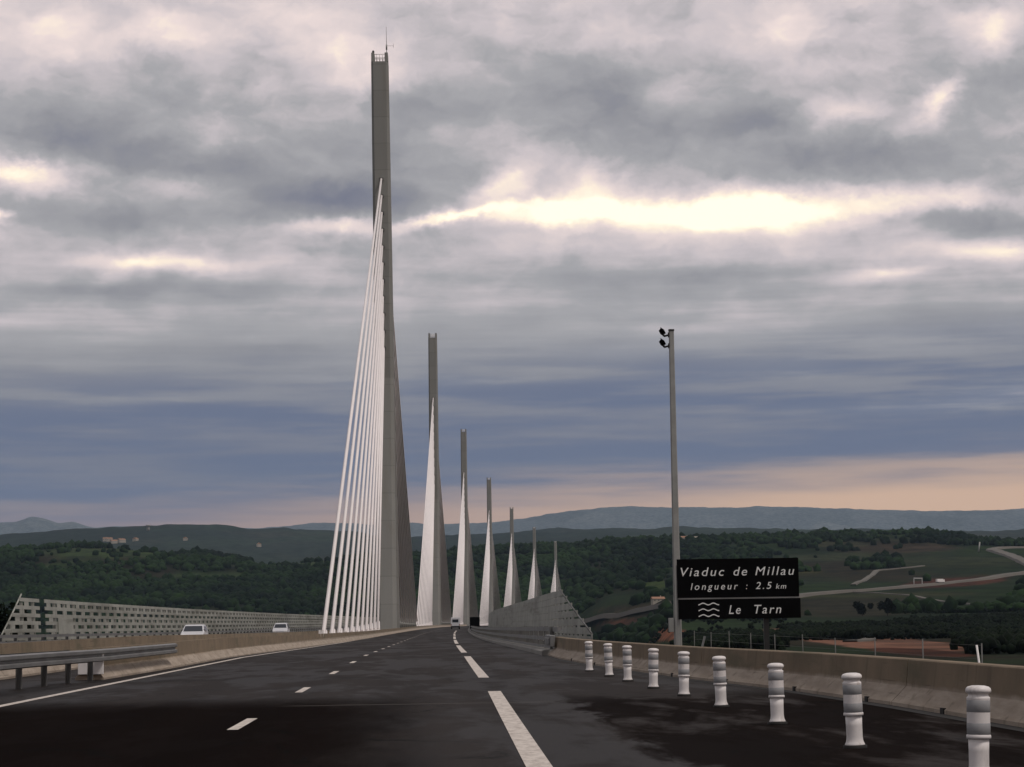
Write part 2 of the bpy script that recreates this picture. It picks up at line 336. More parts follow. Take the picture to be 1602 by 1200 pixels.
def Tz(x, y):
    """ground height at world x, y"""
    x = np.asarray(x, float); y = np.asarray(y, float)
    r = np.hypot(x, y); azi = np.arctan2(x, y)
    xa = 656+3590*np.clip(np.where(np.abs(azi) < .7, np.tan(np.clip(azi, -.7, .7)), azi*1.2), -2.6, 2.2)
    i, t = _herm(TX, np.clip(xa, TX[0], TX[-1])); t = t*t*(3-2*t)*.5+t*.5
    j, u = _herm(TL, np.log(np.clip(r, 0, 25990)+40)); h = TL[j+1]-TL[j]
    def rowv(i):
        return (2*u**3-3*u**2+1)*TT[i, j]+(u**3-2*u**2+u)*h*TM[i, j]+(-2*u**3+3*u**2)*TT[i, j+1]+(u**3-u**2)*h*TM[i, j+1]
    z = rowv(i)*(1-t)+rowv(i+1)*t
    k = np.clip((r-160)/900, 0, 1)
    am = k*np.minimum(r/3590*7, 5+r/3590*5)
    z = z+am*(fbm(x/(r*.06+60), y/(r*.16+150), 5, 3)-.5)*1.5
    z = z+np.clip((r-300)/600, 0, 1)*np.minimum(r*.001, 9)*(fbm(x/90, y/140, 3, 11)-.5)*2
    xb = 656+3590*x/np.maximum(y, 1); k = np.clip(1-np.abs(r-19500)/4500, 0, 1)*(y > 0)
    z = z+k*r/3590*(13*np.exp(-((xb-62)/34)**2)+8*np.exp(-((xb-122)/15)**2)+5*np.exp(-((xb-480)/40)**2)+9*(fbm(xb/70, xb*0+3.3, 4, 8)-.5))
    kb = np.clip(1-np.abs(r-9000)/2600, 0, 1)+np.clip(1-np.abs(r-13000)/2000, 0, 1); kb = kb*(y > 0); z = z+kb*r/3590*9*(fbm(xb/60, r/5000, 4, 18)-.5)
    return z
#END_T
def Tz1(x, y): return float(Tz(np.array([x]), np.array([y]))[0])
def chart(x, y, z):
    """bearing / height of a point as seen from the road, used to lay out the land cover"""
    return 656+3590*x/np.maximum(y, 1), (z-CH)/np.maximum(y, 1)*3590

# ------------------------------------------------------------------ land cover
ROADS = [(300, 2090), (367, 2199), (406, 2260), (474, 2312), (524, 2391), (558, 2420), (609, 2462), (690, 2600), (759, 2720), (860, 2860), (None, None),
         (930, 3440), (842, 3376), (834, 3287), (809, 3120), (757, 2851), (721, 2612), (None, None), (160, 2560), (171, 2478), (189, 2315), (214, 2235), (225, 2100), (226, 2025), (None, None), (468, 2468), (523, 2655), (566, 2824), (None, None), (317, 1640), (332, 1625)]
def forest_density(x, y, z):
    r = np.hypot(x, y); xa, e = chart(x, y, z)
    n = fbm(x/260, y/420, 4, 21)
    right = 1/(1+np.exp(-(xa-960)/40))
    fl = np.clip((n-.36)*7, 0, 1)                    # wooded valley side, few clearings
    nr = fbm(x/150, y/260, 4, 33)
    fr = np.clip((nr-.54)*9, 0, 1)*.85                  # fields with copses on the right
    fr = np.where((r > 3350) & (r < 4400), np.clip((nr-.50)*9, 0, 1)*.9, fr)
    fr = np.where((r > 2050) & (r < 2900) & (xa > 1240) & (xa < 1600), fr*.25, fr)
    fr = np.where((r < 2050) & (r > 1330) & (xa > 1225) & (xa < 1400), 0, fr)
    band = (r > 880+np.maximum(0, (xa-1250))*.0) & (r < 1330+np.maximum(0, xa-1380)*2.5)
    fr = np.where(band & (xa > 1225), 1, fr)
    fr = np.where((r < 880) & (r > 480) & (xa > 1490+40*np.sin(r/60)), 1, fr)
    fr = np.where((r < 1150) & (r > 380) & (xa < 1225), np.clip((nr-.40)*6, 0, 1), fr)
    fr = np.where((r < 880) & (r > 330) & (xa > 1225) & (xa < 1500), 0, fr)
    fr = np.where((np.abs(xa-1022) < 62) & (r < 1250), 0, fr)
    clear = ((r < 2050) & (r > 1345) & (xa > 1225) & (xa < 1400)) | ((r > 2050) & (r < 2900) & (xa > 1240) & (xa < 1600) & (fbm(x/70, y/90, 3, 71) < .60)) | ((r < 870) & (xa > 1225) & (xa < 1480))
    hedge = (np.abs(fbm(x/210+3, y/330, 3, 57)-.5) < .016) & (r > 1400) & (r < 3700)
    fr = np.where(clear, 0, np.where(hedge, .75, np.maximum(fr, .012)))
    f = fl*(1-right)+fr*right
    for cx, ce, wx, we in ((205, 111, 150, 8), (480, 89, 120, 6), (330, 74, 90, 6), (120, 92, 60, 4), (820, 96, 60, 4), (1180, 107, 70, 7), (1320, 108, 60, 5)):
        f = np.where((((xa-cx)/wx)**2+((e-ce)/we)**2+1.2*(nr-.5) < 1) & (r > 2500) & (r < 4700), .06, f)
    for (x0, y0), (x1, y1) in zip(ROADS[:-1], ROADS[1:]):
        if x0 is None or x1 is None: continue
        t = np.clip(((x-x0)*(x1-x0)+(y-y0)*(y1-y0))/((x1-x0)**2+(y1-y0)**2), 0, 1)
        dd = np.hypot(x-x0-t*(x1-x0), y-y0-t*(y1-y0)); f = np.where((dd < 34) | ((dd < 150) & (r < np.hypot(x0, y0)+20) & (xa > 1250)), 0, f)
    return np.where(r < 330, 0, f)
def build_terrain():
    azs = np.concatenate([np.radians(np.arange(-180, -17.9, 3)), np.radians(np.arange(-17.5, 20.01, .06)), np.radians(np.arange(22, 180.1, 3))])
    rs = np.concatenate([[2, 6, 12, 25, 40, 60, 80, 100], np.geomspace(118, 25500, 330)])
    Aa, Rr = np.meshgrid(azs, rs, indexing='ij')
    x = Rr*np.sin(Aa); y = Rr*np.cos(Aa); z = Tz(x, y)
    n, m = x.shape
    V = np.stack([x, y, z], -1).reshape(-1, 3)
    idx = np.arange(n*m).reshape(n, m)
    f = np.stack([idx[:-1, :-1], idx[:-1, 1:], idx[1:, 1:], idx[1:, :-1]], -1).reshape(-1, 4)
    me = bpy.data.meshes.new('terrain'); me.vertices.add(len(V)+1); me.vertices.foreach_set('co', np.append(V, [0, 0, -.35]).ravel())
    tri = np.stack([np.full(n-1, n*m), idx[:-1, 0], idx[1:, 0]], -1)
    loops = np.concatenate([f.ravel(), tri.ravel()])
    me.loops.add(len(loops)); me.loops.foreach_set('vertex_index', loops.astype(np.int32))
    st = np.concatenate([np.arange(len(f))*4, len(f)*4+np.arange(len(tri))*3]).astype(np.int32)
    me.polygons.add(len(st)); me.polygons.foreach_set('loop_start', st)
    me.update(calc_edges=True); me.validate()
    me.polygons.foreach_set('use_smooth', np.ones(len(me.polygons), bool))
    # land-cover colours: fields, red earth, meadow, wood floor; painted haze farther off
    xa, e = chart(x, y, z); r = Rr
    def L3(c): return np.array(c, float)
    n1 = fbm(x/180, y/300, 4, 5); n2 = fbm(x/60, y/90, 3, 9); n3 = fbm(x/700, y/900, 3, 15)
    green = L3((.011, .021, .008)); dgreen = L3((.004, .009, .004)); tan_ = L3((.026, .023, .013)); lgreen = L3((.018, .038, .009)); red = L3((.27, .105, .065)); pale = L3((.24, .20, .15))
    col = green[None, None]*(.8+.5*n2[..., None])
    def put(mask, c):
        nonlocal col
        mask = np.clip(mask, 0, 1)[..., None]; col = col*(1-mask)+c*mask
    put((n1-.5)*6, tan_*.8); put((.42-n1)*6, lgreen*.75)
    put(forest_density(x, y, z)*.85, dgreen)
    put((r-11500)/4500, L3((.115, .142, .168))); put(np.where((r > 5500) & (r < 12000), .5, 0), L3((.036, .054, .058)))  # far ridges: blue of distance haze painted into the ground colour
    ok = (np.abs(Aa) < .4)
    def patch(cx, ce, wx, we, c, s=3, tilt=0, jit=.5):
        q = ((xa-cx)/wx)**2+((e-ce-tilt*(xa-cx))/we)**2+jit*(n2-.5)+jit*(n1-.5)
        put(np.where(ok & (r > 150) & (r < 5000), (1-q)*s, 0), L3(c)*.30)
    patch(1330, 14, 150, 20, (.085, .080, .045), 4)
    patch(1360, 28, 180, 5, (.10, .115, .05), 3)
    patch(1360, -43, 170, 13, (.60, .30, .21), 4, -.10)
    patch(1290, -36, 70, 5, (.36, .15, .10), 4, -.03)
    patch(1440, -62, 90, 6, (.22, .085, .055), 3, -.07)
    patch(1500, 47, 90, 8, (.22, .085, .055), 3, .05)
    patch(1300, 88, 120, 6, (.10, .125, .06), 3, .03)
    patch(1500, 78, 150, 9, (.075, .10, .045), 3)
    patch(1240, 66, 60, 5, (.15, .15, .06), 3)
    patch(1400, 102, 120, 8, (.11, .085, .06), 2)
    patch(1030, 50, 45, 7, (.10, .16, .04), 3)
    patch(1010, 15, 90, 6, (.12, .10, .065), 3, .06)
    patch(985, -8, 60, 6, (.20, .09, .06), 3, .04)
    patch(1022, -28, 60, 10, (.66, .26, .15), 4)
    patch(480, 88, 120, 7, (.13, .20, .075), 3)
    patch(330, 74, 80, 7, (.10, .16, .06), 2); patch(120, 92, 60, 5, (.10, .17, .06), 2); patch(820, 96, 60, 5, (.09, .15, .06), 2); patch(1320, 108, 60, 6, (.13, .13, .07), 2)
    patch(205, 111, 150, 9, (.11, .175, .06), 2)
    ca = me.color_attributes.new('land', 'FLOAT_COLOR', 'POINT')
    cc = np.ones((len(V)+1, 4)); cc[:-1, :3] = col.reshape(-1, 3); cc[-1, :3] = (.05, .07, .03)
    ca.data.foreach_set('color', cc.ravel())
    M = bpy.data.materials.new('land'); M.use_nodes = True; t = NT(M.node_tree); b = t.n['Principled BSDF']
    at = t.new('ShaderNodeVertexColor', layer_name='land').outputs[0]
    p = t.new('ShaderNodeNewGeometry').outputs['Position']
    f1, _ = t.noise(t.vm('MULTIPLY', p, (.03, .02, .03)), 1, 8, .68, .3)
    f2, _ = t.noise(t.vm('MULTIPLY', p, (.35, .25, .35)), 1, 5, .65)
    c = t.mix(t.mr(f1, .36, .62), t.mix(1.0, at, (.55, .6, .6), 'MULTIPLY'), t.mix(1.0, at, (1.35, 1.3, 1.25), 'MULTIPLY'))
    c = t.mix(t.mr(f2, .3, .7), t.mix(1.0, c, (.75, .75, .75), 'MULTIPLY'), c)
    # far fields as a patchwork
    vo = t.new('ShaderNodeTexVoronoi', feature='F1'); t.put(vo.inputs['Vector'], t.vm('MULTIPLY', p, (.0028, .0011, 0))); vo.inputs['Scale'].default_value = 1
    c = t.mix(.45, c, t.mix(1.0, c, t.ramp(vo.outputs['Color'], [(0, (.5, .55, .5)), (.5, (1, 1, .95)), (1, (1.7, 1.5, 1.25))]), 'MULTIPLY'))
    t.put(b.inputs['Base Color'], c); b.inputs['Roughness'].default_value = 1; b.inputs['Specular IOR Level'].default_value = .05
    me.materials.append(M)
    tag(link(bpy.data.objects.new('terrain', me)), kind='structure')
build_terrain()

# ------------------------------------------------------------------ foliage
def foliage_mat(name, c0, c1, sc_=.08):
    m = bpy.data.materials.new(name); m.use_nodes = True; t = NT(m.node_tree); b = t.n['Principled BSDF']
    p = t.new('ShaderNodeNewGeometry').outputs['Position']
    f, _ = t.noise(p, sc_, 5, .7); g, _ = t.noise(p, sc_*18, 3, .7)
    c = t.mix(t.mr(f, .35, .65), c0, c1); c = t.mix(t.mr(g, .3, .7), t.mix(1.0, c, (.55, .55, .55), 'MULTIPLY'), t.mix(1.0, c, (1.3, 1.3, 1.2), 'MULTIPLY'))
    t.put(b.inputs['Base Color'], c); b.inputs['Roughness'].default_value = .95; b.inputs['Specular IOR Level'].default_value = .1
    return m
M_fol = foliage_mat('wood_foliage', (.0015, .006, .003), (.016, .034, .010), .005)
M_fol2 = foliage_mat('dark_foliage', (.0015, .004, .002), (.008, .014, .006), .015)
def ico(sub):
    bm = bmesh.new(); bmesh.ops.create_icosphere(bm, subdivisions=sub, radius=1); bm.verts.ensure_lookup_table()
    v = np.array([x.co[:] for x in bm.verts]); f = np.array([[q.index for q in p.verts] for p in bm.faces]); bm.free(); return v, f
def mesh_np(name, V, Fc, mt):
    me = bpy.data.meshes.new(name); me.vertices.add(len(V)); me.vertices.foreach_set('co', V.astype(np.float32).ravel())
    me.loops.add(Fc.size); me.loops.foreach_set('vertex_index', Fc.astype(np.int32).ravel())
    me.polygons.add(len(Fc)); me.polygons.foreach_set('loop_start', (np.arange(len(Fc))*Fc.shape[1]).astype(np.int32))
    me.update(calc_edges=True); me.materials.append(mt); return me
rng = np.random.default_rng(5)
def clump_variants(nv, parts, sub, jit):
    v, f = ico(sub); out = []
    for k in range(nv):
        Vs = []; Fs = []
        for q in range(parts):
            o = np.zeros(3) if parts == 1 else rng.normal(0, (.36, .36, .30)); s = 1 if parts == 1 else rng.uniform(.35, .62)
            vv = v*(1+rng.normal(0, jit, (len(v), 1)))*s+o
            Fs.append(f+len(v)*q); Vs.append(vv)
        V = np.concatenate(Vs); out.append((V, np.concatenate(Fs)))
    return out
def scatter(name, pts, sizes, variants, mt):
    Vs = []; Fs = []; off = 0
    which = rng.integers(0, len(variants), len(pts))
    for k, (v, f) in enumerate(variants):
        P_ = pts[which == k]; S = sizes[which == k]
        if not len(P_): continue
        a = rng.uniform(0, 2*pi, len(P_)); ca, sa = np.cos(a)[:, None], np.sin(a)[:, None]
        sx = S[:, None]*rng.uniform(.8, 1.25, (len(P_), 1)); sz = S[:, None]*rng.uniform(.75, 1.25, (len(P_), 1))
        vx = (v[None, :, 0]*ca-v[None, :, 1]*sa)*sx+P_[:, 0:1]; vy = (v[None, :, 0]*sa+v[None, :, 1]*ca)*sx+P_[:, 1:2]; vz = v[None, :, 2]*sz+P_[:, 2:3]+S[:, None]*.55
        Vs.append(np.stack([vx, vy, vz], -1).reshape(-1, 3))
        Fs.append((f[None]+(np.arange(len(P_))*len(v))[:, None, None]).reshape(-1, 3)+off); off += len(P_)*len(v)
    return link(bpy.data.objects.new(name, mesh_np(name, np.concatenate(Vs), np.concatenate(Fs), mt)))
def sample(r0, r1, n, a0=-14.5, a1=17.5):
    r = np.sqrt(rng.uniform(r0**2, r1**2, n)); a = np.radians(rng.uniform(a0, a1, n))
    x = r*np.sin(a); y = r*np.cos(a); z = Tz(x, y); keep = rng.uniform(0, 1, n) < forest_density(x, y, z)
    return np.stack([x, y, z], -1)[keep], r[keep]
pts, r = sample(1700, 4700, 48000); 
pts = pts[(pts[:, 2]-CH)/pts[:, 1]*3590 > -45]
o = scatter('woodland', pts, rng.uniform(3.0, 8.0, len(pts))*rng.uniform(.7, 1.1, len(pts)), clump_variants(8, 1, 1, .16), M_fol); tag(o, 'dark green woods covering the hills across the valley', 'woodland', kind='stuff')
pts, r = sample(380, 1700, 14000, 4.0, 17.5)
o = scatter('copse', pts, rng.uniform(1.3, 2.7, len(pts)), clump_variants(10, 4, 1, .17), M_fol2); tag(o, 'dark scrub and copses on the low ground right of the motorway', 'woodland', kind='stuff')

# ------------------------------------------------------------------ alignment of the motorway
def MX(s): return -8.15+.0016*s+2.539e-5*s*s if s > 0 else -8.15+.0016*s
ZS = [(-60, 0), (80, 0), (120, -.16), (160, -.30), (223, -.46), (345, -.62), (520, -.78), (687, -1.0), (1029, -1.7), (1371, -2.7), (1713, -4.0), (2055, -5.4), (2397, -7.0), (2700, -8.6)]
def ZD(s): return float(np.interp(s, [a for a, b in ZS], [b for a, b in ZS]))
def pt(s, off, dz=0):
    h = max(0, .0016+5.078e-5*s); n = Vector((1, -h, 0)).normalized()
    return Vector((MX(s), s, ZD(s)+dz))+n*off
def path(s0, s1, off, step=6, dz=0):
    ss = list(np.arange(s0, s1-.01, step))+[s1]; out = []
    for s in ss:
        o_ = off(s) if callable(off) else off
        h = max(0, .0016+5.078e-5*s)
        out.append((pt(s, o_, dz), Vector((1, -h, 0)).normalized()))
    return out
def lerpf(tab):
    xs = [a for a, b in tab]; ys = [b for a, b in tab]
    return lambda s: float(np.interp(s, xs, ys))
RF = lerpf([(-40, 14.4), (20, 14.35), (30, 14.22), (36, 13.95), (45, 13.1), (51, 12.75), (59, 12.3), (68, 12.02), (80, 12.0), (3000, 12.05)])   # foot of the right-hand barrier
WL = lerpf([(-40, 8.42), (18, 9.06), (40, 9.30), (80, 9.45), (120, 9.6), (165, 9.75), (240, 9.95), (3000, 10.0)])  # wide line
# road sheet
def sheet(name, s0, s1, a, b, dz, m, step=6, parent=None):
    q = MB(); pa = path(s0, s1, a, step, dz); pb = path(s0, s1, b, step, dz); n = len(pa)
    q.add([p.to_tuple() for p, _ in pa]+[p.to_tuple() for p, _ in pb], [(i, n+i, n+i+1, i+1) for i in range(n-1)])
    return q.build(name, m, parent)
tag(sheet('road', -60, 2680, -17.5, 15.4, 0, M_asph), kind='structure')
# bridge deck girder and piers below
g = MB(); g.sweep(path(116, 2640, 0, 20, -.02), [(-16.2, -.05), (-16.2, -.9), (-5, -4.2), (5, -4.2), (16.2, -.9), (16.2, -.05)])
tag(g.build('bridge_deck', M_conc2), kind='structure')
# markings
def stripe(q, s0, s1, off, wd, dz=.006, step=4):
    pa = path(s0, s1, off, step, dz)
    q.add([(p.x-wd/2, p.y, p.z) for p, _ in pa]+[(p.x+wd/2, p.y, p.z) for p, _ in pa], [(i, len(pa)+i, len(pa)+i+1, i+1) for i in range(len(pa)-1)])
mk = MB()
stripe(mk, -20, 900, lambda s: 1.75+.0*s, .16)
k = -16.0
for i in range(60):
    s0 = 14.0+13.35*i-1.2; stripe(mk, s0, s0+3, 5.98, .13, step=1.5)
for a, b in [(-20, 38.5), (47.5, 75), (85, 122), (135, 174), (187, 226), (239, 278), (291, 330), (343, 382)]: stripe(mk, a, b, WL, .215)
tag(mk.build('road_markings', M_paint), kind='structure')

# ------------------------------------------------------------------ barriers
GBA = [(0, 0), (0, .05), (.27, .34), (.31, .80), (.47, .80), (.51, .34), (.78, .05), (.78, 0)]       # concrete safety barrier section, foot at 0
def neg(p): return [(-a, b) for a, b in p]
GB2 = [(0, 0), (0, .05), (.20, .25), (.235, .585), (.25, .60), (.44, .60), (.46, .585), (.46, 0)]
def joints(q, s0, s1, off, side, h, step):
    s = s0
    while s < s1:
        p = pt(s, off(s) if callable(off) else off); 
        q.box(p.x-.0, p.x+.0, 0, 0, 0, 0); s += step
# right concrete barrier in cast lengths: continuous body with joints cut between lengths
rb = empty('concrete_barrier', pt(40, 14)); tag(rb, 'tall concrete barrier curving along the right edge of the shoulder behind the bollards', 'barrier')
def child_path(pth, root): return [(p-root.location, r) for p, r in pth]
segs = [(-25, 9), (9.03, 30), (30.03, 44), (44.03, 57), (57.03, 74)]
for a, b in segs:
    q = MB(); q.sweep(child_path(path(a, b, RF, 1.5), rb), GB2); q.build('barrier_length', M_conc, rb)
for s in (20.6, 23.2, 27.2, 31.4, 36.2, 41, 46, 52, 58, 64):
    q = MB(); p = pt(s, RF(s))-rb.location; q.box(p.x-.012, p.x+.1, p.y-.09, p.y+.09, .0, .075); q.build('drain_slot', M_rubber, rb)
# kerb strip of grit between road and barrier
tag(sheet('verge', -25, 74, lambda s: RF(s)-.22, lambda s: RF(s)+.02, .005, M_rubber, 2), kind='structure')
# left (central reservation) barrier
lb = empty('concrete_barrier', pt(51, 1.0)); tag(lb, 'concrete central barrier running from its cut end behind the steel rail to the first pylon', 'barrier')
LBO = lerpf([(0, 1.08), (51, 1.08), (62, 1.27), (90, 1.27), (200, 1.85), (3000, 1.85)])
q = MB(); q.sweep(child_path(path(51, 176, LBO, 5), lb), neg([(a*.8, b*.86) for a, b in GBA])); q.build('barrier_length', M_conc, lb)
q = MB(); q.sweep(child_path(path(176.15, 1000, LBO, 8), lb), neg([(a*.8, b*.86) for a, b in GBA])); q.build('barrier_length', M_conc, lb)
q = MB(); p = pt(51, .95)-lb.location; q.box(p.x-.42, p.x+.13, p.y-.10, p.y-.003, .12, .62); q.build('end_plate', M_white, lb, .01)
for k_, s_ in enumerate((143, 146)):
    dl = MB(); dl.box(-.07, .07, -.03, .03, 0, .62); o = dl.build('marker_post', M_white); p = pt(s_, LBO(s_)-.30); o.location = (p.x, p.y, p.z+.30); tag(o, ['nearer one of the two short pale markers on the central barrier before the stays', 'farther one of the two short pale markers on the central barrier before the stays'][k_], 'marker', 'pale markers on the central barrier')
# barrier of the opposite carriageway
ob = empty('concrete_barrier', pt(60, -1.5)); tag(ob, 'far concrete barrier seen over the steel rail edging the opposite carriageway', 'barrier')
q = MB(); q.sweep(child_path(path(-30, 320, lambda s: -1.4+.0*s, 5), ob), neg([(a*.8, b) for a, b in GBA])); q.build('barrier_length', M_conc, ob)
# gravel strip inside the reservation
tag(sheet('central_reservation', 90, 2600, -1.35, .9, .012, M_conc2, 10), kind='structure')

# ------------------------------------------------------------------ steel guard rails
WB = [(0, 0), (.05, .03), (.05, .10), (0, .14), (0, .17), (.05, .21), (.05, .28), (0, .31)]
def wprof(t=.006):
    a = WB; b = [(x-.012, y) for x, y in reversed(WB)]
    return a+b
gr = empty('guardrail', pt(46, 1.1)); tag(gr, 'two sided steel guardrail on posts in the central strip at the lower left', 'guardrail')
LG = lerpf([(0, -.35), (35, .05), (45, .50), (51, 1.0), (54, 1.06), (57, 1.12), (63, 1.24)])
for sgn, nm in ((1, 'rail_beam'), (-1, 'rail_beam')):
    prof = [(x*1.3+(.08 if sgn > 0 else .30), y*.88+.40) for x, y in wprof()]
    if sgn < 0: prof = neg(prof)
    q = MB(); q.sweep(child_path(path(20, 63 if sgn > 0 else 49.5, LG, 1.5), gr), prof); q.build(nm, M_steel, gr)
for i in range(13):
    s = 26.5+2.0*i; p = pt(s, LG(s)-.10)-gr.location
    q = MB(); q.box(p.x-.055, p.x-.035, p.y-.05, p.y+.05, .0, .64); q.box(p.x+.035, p.x+.055, p.y-.05, p.y+.05, 0, .64); q.box(p.x-.034, p.x+.034, p.y-.006, p.y+.006, 0, .635)
    po = q.build('post', M_steel_d, gr)
    q = MB(); q.box(p.x-.17, p.x+.17, p.y-.04, p.y+.04, .50, .58); q.build('spacer', M_steel_d, po)

def bridge_rail(label, off, s0, s1, side, flare):
    root = empty('bridge_rail', pt(s0, off)); tag(root, label, 'guardrail')
    for z, h, d in ((.20, .10, .10), (.46, .13, .12), (.76, .15, .14)):
        q = MB(); d2 = d*side
        prof = [(0, z), (d2*.35, z-.0), (d2, z+h*.25), (d2, z+h*.8), (d2*.35, z+h), (0, z+h)]
        def of(s): return off+(0 if not flare else max(0, (s0+6-s)/6)**2*.30*side)
        q.sweep(child_path(path(s0, s1, of, 3 if s1 < 500 else 8), root), prof); q.build('rail_beam', M_steel, root)
    q = MB(); q.sweep(child_path(path(s0, s1, off, 8), root), [(-.22*side, 0), (-.22*side, .13), (-.16*side, .17), (.25*side, .17), (.25*side, 0)]); q.build('kerb', M_conc2, root)
    for i in range(100):
        s = s0+2+i*(4.0 if s1-s0 > 400 else 3.0)
        if s > s1-1: break
        p = pt(s, off)-root.location; q = MB(); x0, x1 = sorted((p.x+.15*side, p.x+.30*side)); q.box(x0, x1, p.y-.06, p.y+.06, p.z*0+ZD(s)-ZD(s0)+.17, ZD(s)-ZD(s0)+.92); q.build('post', M_steel_d, root)
    return root
br = bridge_rail('triple steel rail on a kerb continuing the concrete barrier along the right side', 12.05, 74.5, 700, 1, True)
q = MB(); p = pt(73.6, 12.05)-br.location      # end shoe joining rail and concrete
q.box(p.x-.05, p.x+.10, p.y-.9, p.y+1.8, .30, .66); q.box(p.x-.09, p.x-.052, p.y-.7, p.y+1.4, .36, .58); q.build('end_shoe', M_steel, br, .02)
bridge_rail('steel rail along the outer edge of the opposite carriageway before the lattice screen', -12.3, 70, 560, -1, False)

# ------------------------------------------------------------------ wind screens
def windscreen(label, off, side, s0, ramp, s1):
    root = empty('wind_screen', pt(s0, off)); tag(root, label, 'wind screen', 'wind screens on both edges of the bridge deck')
    Hs = 3.3; base = -.1
    def top(s): return min(Hs, .55+(Hs-.55)*(s-s0)/ramp)
    def curve(z): return side*(.02*z+.012*max(0, z)**2)      # posts lean outwards
    rows = [.22+.46*i for i in range(7)]
    def edge_s(z): return s0+ramp*max(0, z-.55)/(Hs-.55)
    # slats: one lattice mesh per side
    q = MB(); gapL = [(143.7, 145.7)] if side < 0 else []
    bay = 3.9
    nb = int((s1-s0)/bay)
    for i in range(nb):
        a = s0+i*bay; b = a+bay
        for g0, g1 in gapL:
            if a < g0 < b: b = g0
            if a < g1 < b: a = g1
        if b-a < .3: continue
        st = 1 if i < 140 else 1
        for z in rows:
            es = edge_s(z)
            if es > b-.1: continue
            hh = .22 if side < 0 else (.36 if a < 150 else .43)
            vs = []
            for s_ in (max(a, es), b):
                o_ = pt(s_, off)-root.location; dz = ZD(s_)-ZD(s0)
                for zz, th in ((z-hh/2, 0), (z+hh/2, 0), (z+hh/2, .05), (z-hh/2, .05)):
                    vs.append((o_.x+curve(zz)+th, o_.y, dz*0+o_.z+zz))
            q.add(vs, [(0, 1, 2, 3), (7, 6, 5, 4), (0, 4, 5, 1), (2, 6, 7, 3), (1, 5, 6, 2), (3, 7, 4, 0)])
    q.build('slat_panel', M_screen, root)
    q = MB()      # raking beam that closes the start of the screen
    ps = []
    for z in (-.2, .55, 1.5, 2.5, Hs):
        o_ = pt(edge_s(z), off)-root.location; ps.append((o_.x+curve(z), o_.y, o_.z+z))
    for a_, b_ in zip(ps[:-1], ps[1:]): q.tube(a_, b_, .05, n=6)
    q.build('end_beam', M_steel_d if side > 0 else M_screen, root)
    if side < 0:      # the closed panel low down near the start, as against the open bays
        q = MB(); a, b = 150, 156
        for (za, zb) in ((.9, 1.95),):
            vs = []
            for s_ in (a, b):
                o_ = pt(s_, off)-root.location
                for zz, th in ((za, .07), (zb, .07), (zb, .11), (za, .11)): vs.append((o_.x+curve(zz)+th, o_.y, o_.z+zz))
            q.add(vs, [(0, 1, 2, 3), (7, 6, 5, 4), (0, 4, 5, 1), (2, 6, 7, 3), (1, 5, 6, 2), (3, 7, 4, 0)])
        q.build('closed_panel', M_screen, root)
    # short baffle plates between the slats, stepped from row to row
    q = MB()
    for i in range(nb):
        for k_, z in enumerate(rows[:-1]):
            a = s0+(i+.42*k_+.1)*bay; b = a+bay*(.36 if side < 0 else .6); zc = z+.23
            if b > s1 or a < edge_s(zc+.2) or any(a < g1 and b > g0 for g0, g1 in gapL): continue
            vs = []
            for s_ in (a, b):
                o_ = pt(s_, off)-root.location
                for zz, th in ((zc-.12, .012), (zc+.12, .012), (zc+.12, .04), (zc-.12, .04)): vs.append((o_.x+curve(zz)+th, o_.y, o_.z+zz))
            q.add(vs, [(0, 1, 2, 3), (7, 6, 5, 4), (0, 4, 5, 1), (2, 6, 7, 3), (1, 5, 6, 2), (3, 7, 4, 0)])
    q.build('baffle_plates', M_screen, root)
    rest = MB()
    for i in range(nb+1):
        s = s0+i*bay; tp = top(s)-.42
        if any(g0 < s < g1 for g0, g1 in gapL) or (side > 0 and s < s0+ramp): continue
        o_ = pt(s, off)-root.location
        q = MB() if i < 100 else rest
        zs = [-.3, tp*.33, tp*.66, tp]; vs = []
        for zz in zs:
            wd = (.32-.16*zz/3.4)*(1 if side < 0 else .45)
            x0 = o_.x+curve(zz)+.052 if side > 0 else o_.x+curve(zz)+.06
            x1 = x0+wd*(1 if side > 0 else -1)
            for xx, yy in ((x0, -.045), (x1, -.045), (x1, .045), (x0, .045)): vs.append((xx, o_.y+yy, o_.z+zz))
        fs = []
        for k_ in range(3):
            for j in range(4): fs.append((k_*4+j, k_*4+(j+1) % 4, k_*4+4+(j+1) % 4, k_*4+4+j))
        fs += [(3, 2, 1, 0), (12, 13, 14, 15)]
        q.add(vs, fs)
        if i < 100: q.build('post', M_screen, root)
    tag(rest.build('post', M_screen, root), kind='stuff')
    return root
windscreen('open lattice wind screen along the left edge of the viaduct beyond the white cars', -16, -1, 130, 8, 2600)
windscreen('steep grey wind screen rising to a peak right of the road', 16, 1, 112, 33, 2600)

